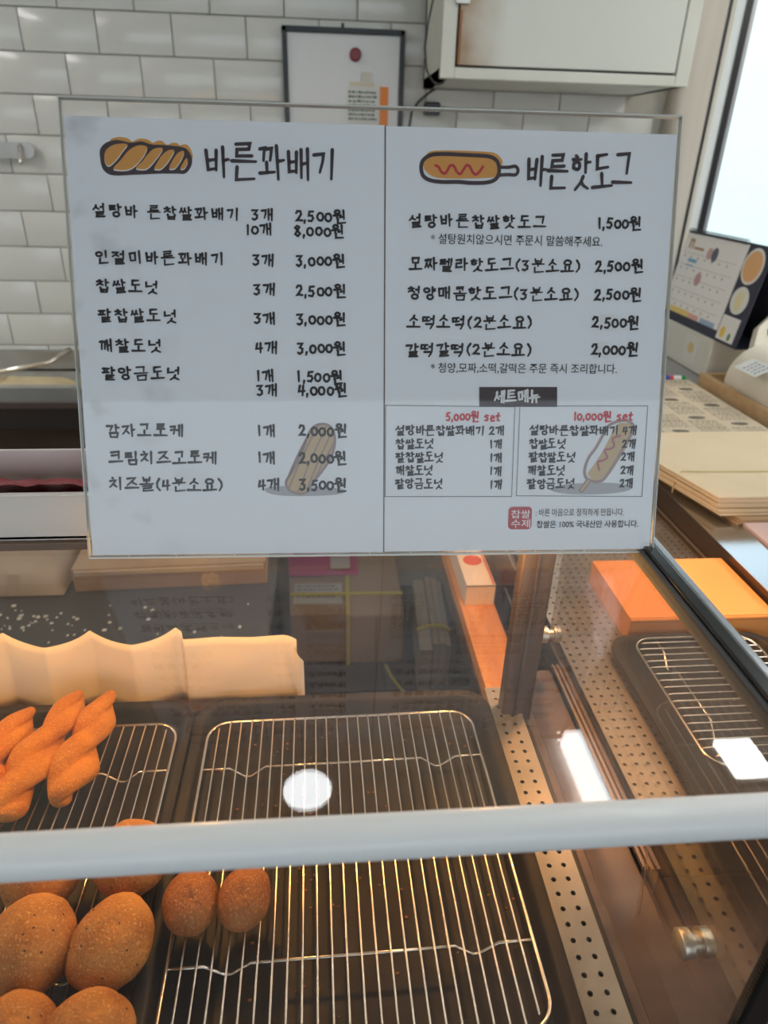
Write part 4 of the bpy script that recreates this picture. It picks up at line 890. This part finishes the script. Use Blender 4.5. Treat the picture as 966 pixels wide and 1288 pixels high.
W0 = -.0002                                                   # print layer, just above the paper
def ribbon(mb, pts, w, z, taper=False):
    """flat brush stroke with round ends"""
    P_ = [Vector(q[:2]) for q in pts]
    n = len(P_)
    if n < 2: return
    Lf, Rt = [], []
    for i, q in enumerate(P_):
        a = P_[i-1] if i else P_[i]; b = P_[i+1] if i < n-1 else P_[i]
        d1 = (P_[i]-a).normalized() if i else (b-P_[i]).normalized(); d2 = (b-P_[i]).normalized() if i < n-1 else d1
        d = d1+d2
        d = d.normalized() if d.length > 1e-6 else d1
        nn_ = Vector((-d.y, d.x)); cs = max(.55, nn_.dot(Vector((-d1.y, d1.x))))
        ww = w*.5/cs
        if taper: ww *= 1.12-.34*i/(n-1)
        Lf.append(q+nn_*ww); Rt.append(q-nn_*ww)
    o = len(mb.v)
    for a, b in zip(Lf, Rt): mb.v += [(a.x, a.y, z), (b.x, b.y, z)]
    for i in range(n-1): mb.f.append((o+2*i, o+2*i+1, o+2*i+3, o+2*i+2))
    for q, d in ((P_[0], P_[0]-P_[1]), (P_[-1], P_[-1]-P_[-2])):
        d = d.normalized(); r = w*.5*(.95 if not taper or q is P_[0] else .78); o = len(mb.v); a0 = math.atan2(d.y, d.x)
        mb.v += [(q.x+r*math.cos(a0-1.5708+k*.5236), q.y+r*math.sin(a0-1.5708+k*.5236), z) for k in range(7)]; mb.f.append(tuple(range(o, o+7)))
def fix(mb): # all print faces toward +z
    out = []
    for f in mb.f:
        a, b, c = (Vector(mb.v[i]) for i in f[:3]); out.append(f)
    mb.f = out; return mb
CIR = [(.5+.46*math.cos(a*math.pi/6+1.9), .5+.44*math.sin(a*math.pi/6+1.9)) for a in range(13)]
def C2(g, x0, x1): return [[(x0+(x1-x0)*x, y) for x, y in s] for s in g]
K = {}
K['ㄱ'] = [[(.02, .14), (.86, .06), (.78, .45), (.58, 1.0)]]
K['ㄴ'] = [[(.12, .0), (.10, .92), (1, .80)]]
K['ㄷ'] = [[(.08, .12), (.92, .04)], [(.12, .1), (.10, .92), (1, .84)]]
K['ㄹ'] = [[(.05, .10), (.88, .02), (.82, .42), (.12, .50), (.08, .95), (1, .88)]]
K['ㅁ'] = [[(.08, .06), (.14, .98)], [(.08, .10), (.92, .04), (.86, .92), (.14, .95)]]
K['ㅂ'] = [[(.08, .0), (.18, .95), (.84, .90)], [(.92, .0), (.84, .98)], [(.13, .52), (.86, .46)]]
K['ㅅ'] = [[(.56, .0), (.42, .45), (.02, .98)], [(.44, .42), (.66, .66), (.98, .86)]]
K['ㅇ'] = [CIR]
K['ㅈ'] = [[(.04, .12), (.90, .04), (.55, .50), (.02, 1.0)], [(.50, .50), (.72, .72), (1, .92)]]
K['ㅊ'] = [[(.40, -.14), (.60, -.04)], [(.04, .24), (.90, .16), (.55, .58), (.02, 1.0)], [(.50, .58), (.72, .76), (1, .94)]]
K['ㅋ'] = [[(.02, .14), (.86, .06), (.78, .50), (.58, 1.0)], [(.04, .54), (.76, .46)]]
K['ㅌ'] = [[(.08, .08), (.94, .0)], [(.12, .48), (.86, .42)], [(.12, .06), (.10, .94), (1, .86)]]
K['ㅍ'] = [[(.02, .10), (.98, .02)], [(.30, .12), (.32, .90)], [(.70, .10), (.66, .88)], [(.0, .96), (1.0, .88)]]
K['ㅎ'] = [[(.38, -.12), (.60, -.04)], [(.05, .20), (.95, .12)], [(.5+.34*math.cos(a*math.pi/5+1.9), .66+.30*math.sin(a*math.pi/5+1.9)) for a in range(11)]]
for d, s_ in (('ㄲ', 'ㄱ'), ('ㄸ', 'ㄷ'), ('ㅃ', 'ㅂ'), ('ㅆ', 'ㅅ'), ('ㅉ', 'ㅈ')): K[d] = C2(K[s_], -.02, .46)+C2(K[s_], .50, 1.04)
Vw = {'ㅏ': [[(.35, 0), (.40, 1)], [(.40, .46), (.95, .42)]], 'ㅐ': [[(.18, .05), (.22, .95)], [(.22, .50), (.72, .46)], [(.74, 0), (.76, 1)]],
      'ㅑ': [[(.35, 0), (.40, 1)], [(.38, .34), (.92, .30)], [(.38, .62), (.92, .58)]], 'ㅓ': [[(.72, 0), (.70, 1)], [(.15, .50), (.70, .44)]],
      'ㅔ': [[(.0, .48), (.40, .44)], [(.42, .05), (.42, .95)], [(.86, 0), (.86, 1)]], 'ㅕ': [[(.72, 0), (.70, 1)], [(.12, .36), (.70, .30)], [(.12, .66), (.70, .60)]],
      'ㅖ': [[(.0, .34), (.40, .30)], [(.0, .62), (.40, .58)], [(.42, .05), (.42, .95)], [(.86, 0), (.86, 1)]], 'ㅣ': [[(.55, 0), (.52, 1)]]}
Hw = {'ㅗ': [[(.50, .0), (.50, .80)], [(.0, .88), (1.0, .80)]], 'ㅛ': [[(.32, .0), (.34, .80)], [(.66, .0), (.64, .78)], [(.0, .90), (1.0, .80)]],
      'ㅜ': [[(.0, .18), (1.0, .08)], [(.50, .14), (.48, 1.0)]], 'ㅠ': [[(.0, .18), (1.0, .08)], [(.33, .16), (.28, 1.0)], [(.68, .12), (.70, 1.0)]], 'ㅡ': [[(.0, .52), (1.0, .42)]]}
CHO = 'ㄱㄲㄴㄷㄸㄹㅁㅂㅃㅅㅆㅇㅈㅉㅊㅋㅌㅍㅎ'; JUNG = 'ㅏㅐㅑㅒㅓㅔㅕㅖㅗㅘㅙㅚㅛㅜㅝㅞㅟㅠㅡㅢㅣ'
JONG = ['', 'ㄱ', 'ㄲ', 'ㄳ', 'ㄴ', 'ㄵ', 'ㄶ', 'ㄷ', 'ㄹ', 'ㄺ', 'ㄻ', 'ㄼ', 'ㄽ', 'ㄾ', 'ㄿ', 'ㅀ', 'ㅁ', 'ㅂ', 'ㅄ', 'ㅅ', 'ㅆ', 'ㅇ', 'ㅈ', 'ㅊ', 'ㅋ', 'ㅌ', 'ㅍ', 'ㅎ']
def put(g, x0, y0, x1, y1): return [[(x0+(x1-x0)*x, y0+(y1-y0)*y) for x, y in s] for s in g]
def syll(ch):
    n = ord(ch)-0xAC00; c, v, f = CHO[n//588], JUNG[(n % 588)//28], JONG[n % 28]; out = []
    fin = f != ''
    yb = .50 if fin else .92
    hc = {'ㄱ': [[(.04, .12), (.92, .04), (.84, .95)]], 'ㅋ': [[(.04, .12), (.92, .04), (.84, .95)], [(.06, .52), (.86, .46)]]}.get(c, K[c])
    if v in Vw:
        wide = v in 'ㅐㅔㅖ'
        xs = .46 if wide else .54
        out += put(K[c], .04, .10, xs, yb-(.02 if fin else .12)); out += put(Vw[v], xs+.06, -.02, 1.0, .54 if fin else 1.0)
    elif v in Hw:
        if v in 'ㅜㅠ': cy, vy = (.28, .34, ) if fin else (.44, .52); out += put(hc, .20, -.04, .82, cy+.02); out += put(Hw[v], .02, vy, .98, (.56 if fin else 1.0))
        elif v == 'ㅡ': out += put(hc, .16, -.04, .84, .38 if fin else .60); out += put(Hw[v], .0, (.42 if fin else .72), 1.0, (.56 if fin else .96))
        else: out += put(hc, .20, -.04, .80, .28 if fin else .42); out += put(Hw[v], .0, (.30 if fin else .52), 1.0, (.56 if fin else 1.0))
    elif v == 'ㅘ': out += put(K[c], .04, .06, .54, .44); out += put(Hw['ㅗ'], .0, .50, .62, .86); out += put(Vw['ㅏ'], .58, .0, 1.02, 1.0)
    elif v == 'ㅝ': out += put(K[c], .10, -.02, .52, .30 if fin else .4); out += put([[(.0, .14), (1.0, .0)], [(.5, .1), (.42, 1.0)]], .0, .38, .62, .66); out += [[(.52, .56), (.80, .52)], [(.82, .0), (.84, .70)]]
    if fin:
        out += put(K[f], .26 if v in Vw or v == 'ㅝ' else .14, .66, .94, 1.08) if f != 'ㅇ' else put(K['ㅇ'], .32, .62, .84, 1.06)
    return out
DIG = {'0': [CIR], '1': [[(.5, .0), (.5, 1)]], '2': [[(.08, .24), (.30, .02), (.74, .04), (.82, .34), (.45, .70), (.06, .96), (.5, .90), (.98, .94)]],
       '3': [[(.10, .06), (.84, .04), (.42, .42), (.80, .56), (.76, .86), (.40, 1.02), (.10, .92)]], '4': [[(.20, .10), (.04, .66), (.95, .60)], [(.70, .05), (.62, 1.05)]],
       '5': [[(.85, .04), (.28, .08), (.18, .46), (.66, .44), (.84, .70), (.60, .98), (.12, .94)]], '8': [[(.80, .14), (.45, .0), (.15, .20), (.50, .46), (.86, .76), (.50, 1.02), (.14, .80), (.45, .50), (.80, .14)]],
       ',': [[(.5, .88), (.3, 1.18)]], '(': [[(.8, -.1), (.3, .30), (.28, .72), (.75, 1.12)]], ')': [[(.2, -.1), (.7, .30), (.72, .72), (.25, 1.12)]],
       's': [[(.85, .38), (.4, .32), (.15, .48), (.75, .70), (.7, .95), (.1, .96)]], 'e': [[(.14, .66), (.86, .56), (.70, .34), (.3, .36), (.12, .7), (.35, .98), (.9, .9)]], 't': [[(.5, .0), (.42, .9), (.9, .94)], [(.05, .36), (.95, .30)]]}
ADV = {',': .30, '(': .45, ')': .45, ' ': .45, '1': .40}
rj = random.Random(21)
def hand(body, u0, v0, u1, v1, h, col, title, parent, z=W0):
    adv = [1.0 if ord(c) > 0x3000 else ADV.get(c, .62) for c in body]
    tot = sum(adv); Lx = (u1-u0); sc = Lx/tot; mb = MB(); x = 0; w = h*(.118 if title else .168)
    mid_ = None
    for c, a in zip(body, adv):
        cx = u0+(x+a/2)*sc; cv = v0+(v1-v0)*((x+a/2)/tot); x += a
        if c == ' ': continue
        kor = ord(c) > 0x3000; g = syll(c) if kor else DIG[c]
        gw = min(a*sc*(.90 if title else .88), h*.96) if kor else a*sc*(.76 if c not in ',1' else .6); gh = h*(1 if title else .87 if kor else .72)
        if c == '0': gh = h*.60
        dense = kor and ord(c) > 0xABFF and JUNG[((ord(c)-0xAC00) % 588)//28] in Hw and (ord(c)-0xAC00) % 28
        if dense and not title: gh *= 1.04
        if title and kor: gh *= rj.uniform(.95, 1.15)
        jx, jy, rot = rj.uniform(-.03, .03)*h, rj.uniform(-.035, .035)*h, rj.uniform(-.05, .05)
        for s in g:
            pts = []
            for (px_, py_) in s:
                dx = (px_-.5)*gw; dy = (py_-.5)*gh+(.06*h if not kor and c == '0' else 0)
                dx, dy = dx-dy*rot+rj.uniform(-.012, .012)*h, dy+dx*rot+rj.uniform(-.012, .012)*h
                pts.append(((cx+dx+jx)/1000.0, SHt-(cv+dy+jy)/1000.0))
            ribbon(mb, pts, w/1000.0*(.80 if dense and not title else 1.0), z, taper=len(pts) < 5)
    me = bpy.data.meshes.new('menu_text'); me.from_pydata(mb.v, [], mb.f); me.materials.append(INK[col])
    return obj('menu_text', me, parent)
def printed(body, u0, v0, u1, v1, h, col, bold, parent, z=W0):
    cu = bpy.data.curves.new('menu_text', 'FONT'); cu.body = body; cu.size = 1; cu.offset = .018 if bold else .006
    cu.resolution_u = 3
    tmp = bpy.data.objects.new('tmp', cu); COL.objects.link(tmp); bpy.context.view_layer.update()
    me = bpy.data.meshes.new_from_object(tmp.evaluated_get(bpy.context.evaluated_depsgraph_get())); bpy.data.objects.remove(tmp)
    if not me.vertices: return None
    xs = [v.co.x for v in me.vertices]; ys = [v.co.y for v in me.vertices]; x0, x1, y0, y1 = min(xs), max(xs), min(ys), max(ys)
    sx = (u1-u0)/1000/(x1-x0); sy = h*.95/1000/(y1-y0)
    for v in me.vertices: v.co = ((u0/1000)+(v.co.x-x0)*sx, SHt-v0/1000+(v.co.y-(y0+y1)/2)*sy, z)
    me.materials.clear(); me.materials.append(INK[col]); me.name = 'menu_text'
    return obj('menu_text', me, parent)
def flat(name, pts, m, parent, z):
    me = bpy.data.meshes.new(name); P_ = [V(u, v, z) for u, v in pts]; mb = MB(); 
    mb.rawpoly(P_); me.from_pydata(mb.v, [], mb.f); me.materials.append(m); return obj(name, me, parent)
def smoothp(pts, closed=False, n=5):
    out = []; K_ = len(pts)
    for i in range(K_ if closed else K_-1):
        p0, p1, p2, p3 = (pts[(i-1) % K_] if closed or i else pts[0]), pts[i], pts[(i+1) % K_], (pts[(i+2) % K_] if closed or i+2 < K_ else pts[-1])
        for k in range(n):
            t_ = k/n; out.append(tuple(.5*((2*b)+(-a+c)*t_+(2*a-5*b+4*c-d)*t_*t_+(-a+3*b-3*c+d)*t_**3) for a, b, c, d in zip(p0, p1, p2, p3)))
    if not closed: out.append(pts[-1])
    return out
def line(name, pts, w, m, parent, z, closed=False, sm=True):
    mb = MB(); q = smoothp(pts, closed) if sm else list(pts)
    if closed: q = q+[q[0], q[1]]
    ribbon(mb, [V(u, v)[:2] for u, v in q], w/1000, z); me = bpy.data.meshes.new(name); me.from_pydata(mb.v, [], mb.f); me.materials.append(m); return obj(name, me, parent)
ORG = mat('print_orange', (.72, .34, .085), .6); PLUM = mat('print_plum', (.055, .035, .045), .6); SAUCE = mat('print_sauce', (.55, .04, .05), .6)
PAL_O = mat('print_faded_orange', (.60, .45, .27), .6); PAL_P = mat('print_faded_plum', (.38, .29, .29), .6); PAL_S = mat('print_faded_red', (.45, .16, .20), .6); SHD = mat('print_grey_disc', (.44, .45, .49), .6)
WHT = mat('print_white', (.84, .86, .88), .6)
Lp, Rp = pages
PATCHM = mat('correction_tape', (.80, .81, .83), .6)
# title drawings
flat('twist_drawing_shade', smoothp(TW_BUMP, True, 3), ORG, Lp, W0-.00016)
tw = flat('twist_drawing_outline', smoothp(TW_OUT, True, 3), PLUM, Lp, W0-.00008)
for sg in TW_SEG:
    flat('twist_drawing_gap', smoothp([(u+.0, v+.5) for u, v in sg], True, 3), WHT, Lp, W0-.00004); flat('twist_drawing_strand', smoothp([(u, v-.25) for u, v in sg], True, 3), ORG, Lp, W0)
flat('hotdog_drawing_fill', smoothp(HD_FILL, True, 3), ORG, Rp, W0-.0001)
line('hotdog_drawing_outline', HD_RING, 2.7, PLUM, Rp, W0, True); line('hotdog_drawing_stick', HD_STICK, 2.3, PLUM, Rp, W0+.00003); line('hotdog_drawing_sauce', HD_SAUCE, 1.9, SAUCE, Rp, W0+.00003)
# faded drawings behind the prices
flat('faded_disc', smoothp(FT_SHADOW, True, 3), SHD, Lp, W0-.00024); flat('faded_twist', smoothp(FT_OUT, True, 3), PAL_O, Lp, W0-.00018)
line('faded_twist_line', FT_OUT, 1.9, PAL_P, Lp, W0-.00012, True)
for k in range(6):
    (a, b_), (c, d) = FT_OUT[(6+k) % 15], FT_OUT[(3-k) % 15]
    line('faded_twist_line', [(a, b_), ((a+c)/2-1.2, (b_+d)/2+1.0), (c, d)], 1.3, PAL_P, Lp, W0-.00012)
flat('faded_disc', smoothp(FH_SHADOW, True, 3), SHD, Rp, W0-.00024); flat('faded_hotdog', smoothp(FH_FILL, True, 3), PAL_O, Rp, W0-.00018)
line('faded_hotdog_line', FH_OUT, 2.3, PAL_P, Rp, W0-.00012, True); line('faded_hotdog_sauce', FH_SAUCE, 1.7, PAL_S, Rp, W0-.00009)
line('faded_hotdog_stick', FH_STICK, 4.6, PAL_P, Rp, W0-.00010, sm=False); line('faded_hotdog_stick', FH_STICK, 1.6, PAL_O, Rp, W0-.00007, sm=False)
flat('set_menu_banner', BANNER, PLUM, Rp, W0-.00005)
for bx in (BOX1, BOX2): line('set_menu_border', list(bx)+[bx[0]], .42, INK['ink'], Rp, W0, sm=False)
(su0, sv0), (su1, _), (_, sv1), _ = SEAL
flat('red_seal', [(a, b_) for a, b_ in rrect(su0, su1, sv0, sv1, 3.0, 5)], mat('print_seal_red', (.50, .045, .065), .6), Rp, W0-.00005)
flat('price_patch', PATCHES[:4], PATCHM, Rp, W0-.00005); flat('price_patch', PATCHES[4:], PATCHM, Rp, W0-.00005)
for (body, u0, v0, u1, v1, h, col, sty) in LINES:
    par = Lp if u0 < 218 else Rp
    if sty in ('font', 'fontbold'): printed(body, u0, v0, u1, v1, h, col, sty == 'fontbold', par)
    else: hand(body, u0, v0, u1, v1, h, col, sty == 'title', par, W0+.00002)
# scuffs at the bottom edge of the holder
for k in range(9):
    x = .02+.045*k+rj.uniform(-.01, .01); line('scuff', [(x*1000, 315.0), (x*1000+rj.uniform(-1, 1), 315.0-rj.uniform(2, 7))], .5, WHT, sign, .0023, sm=False)
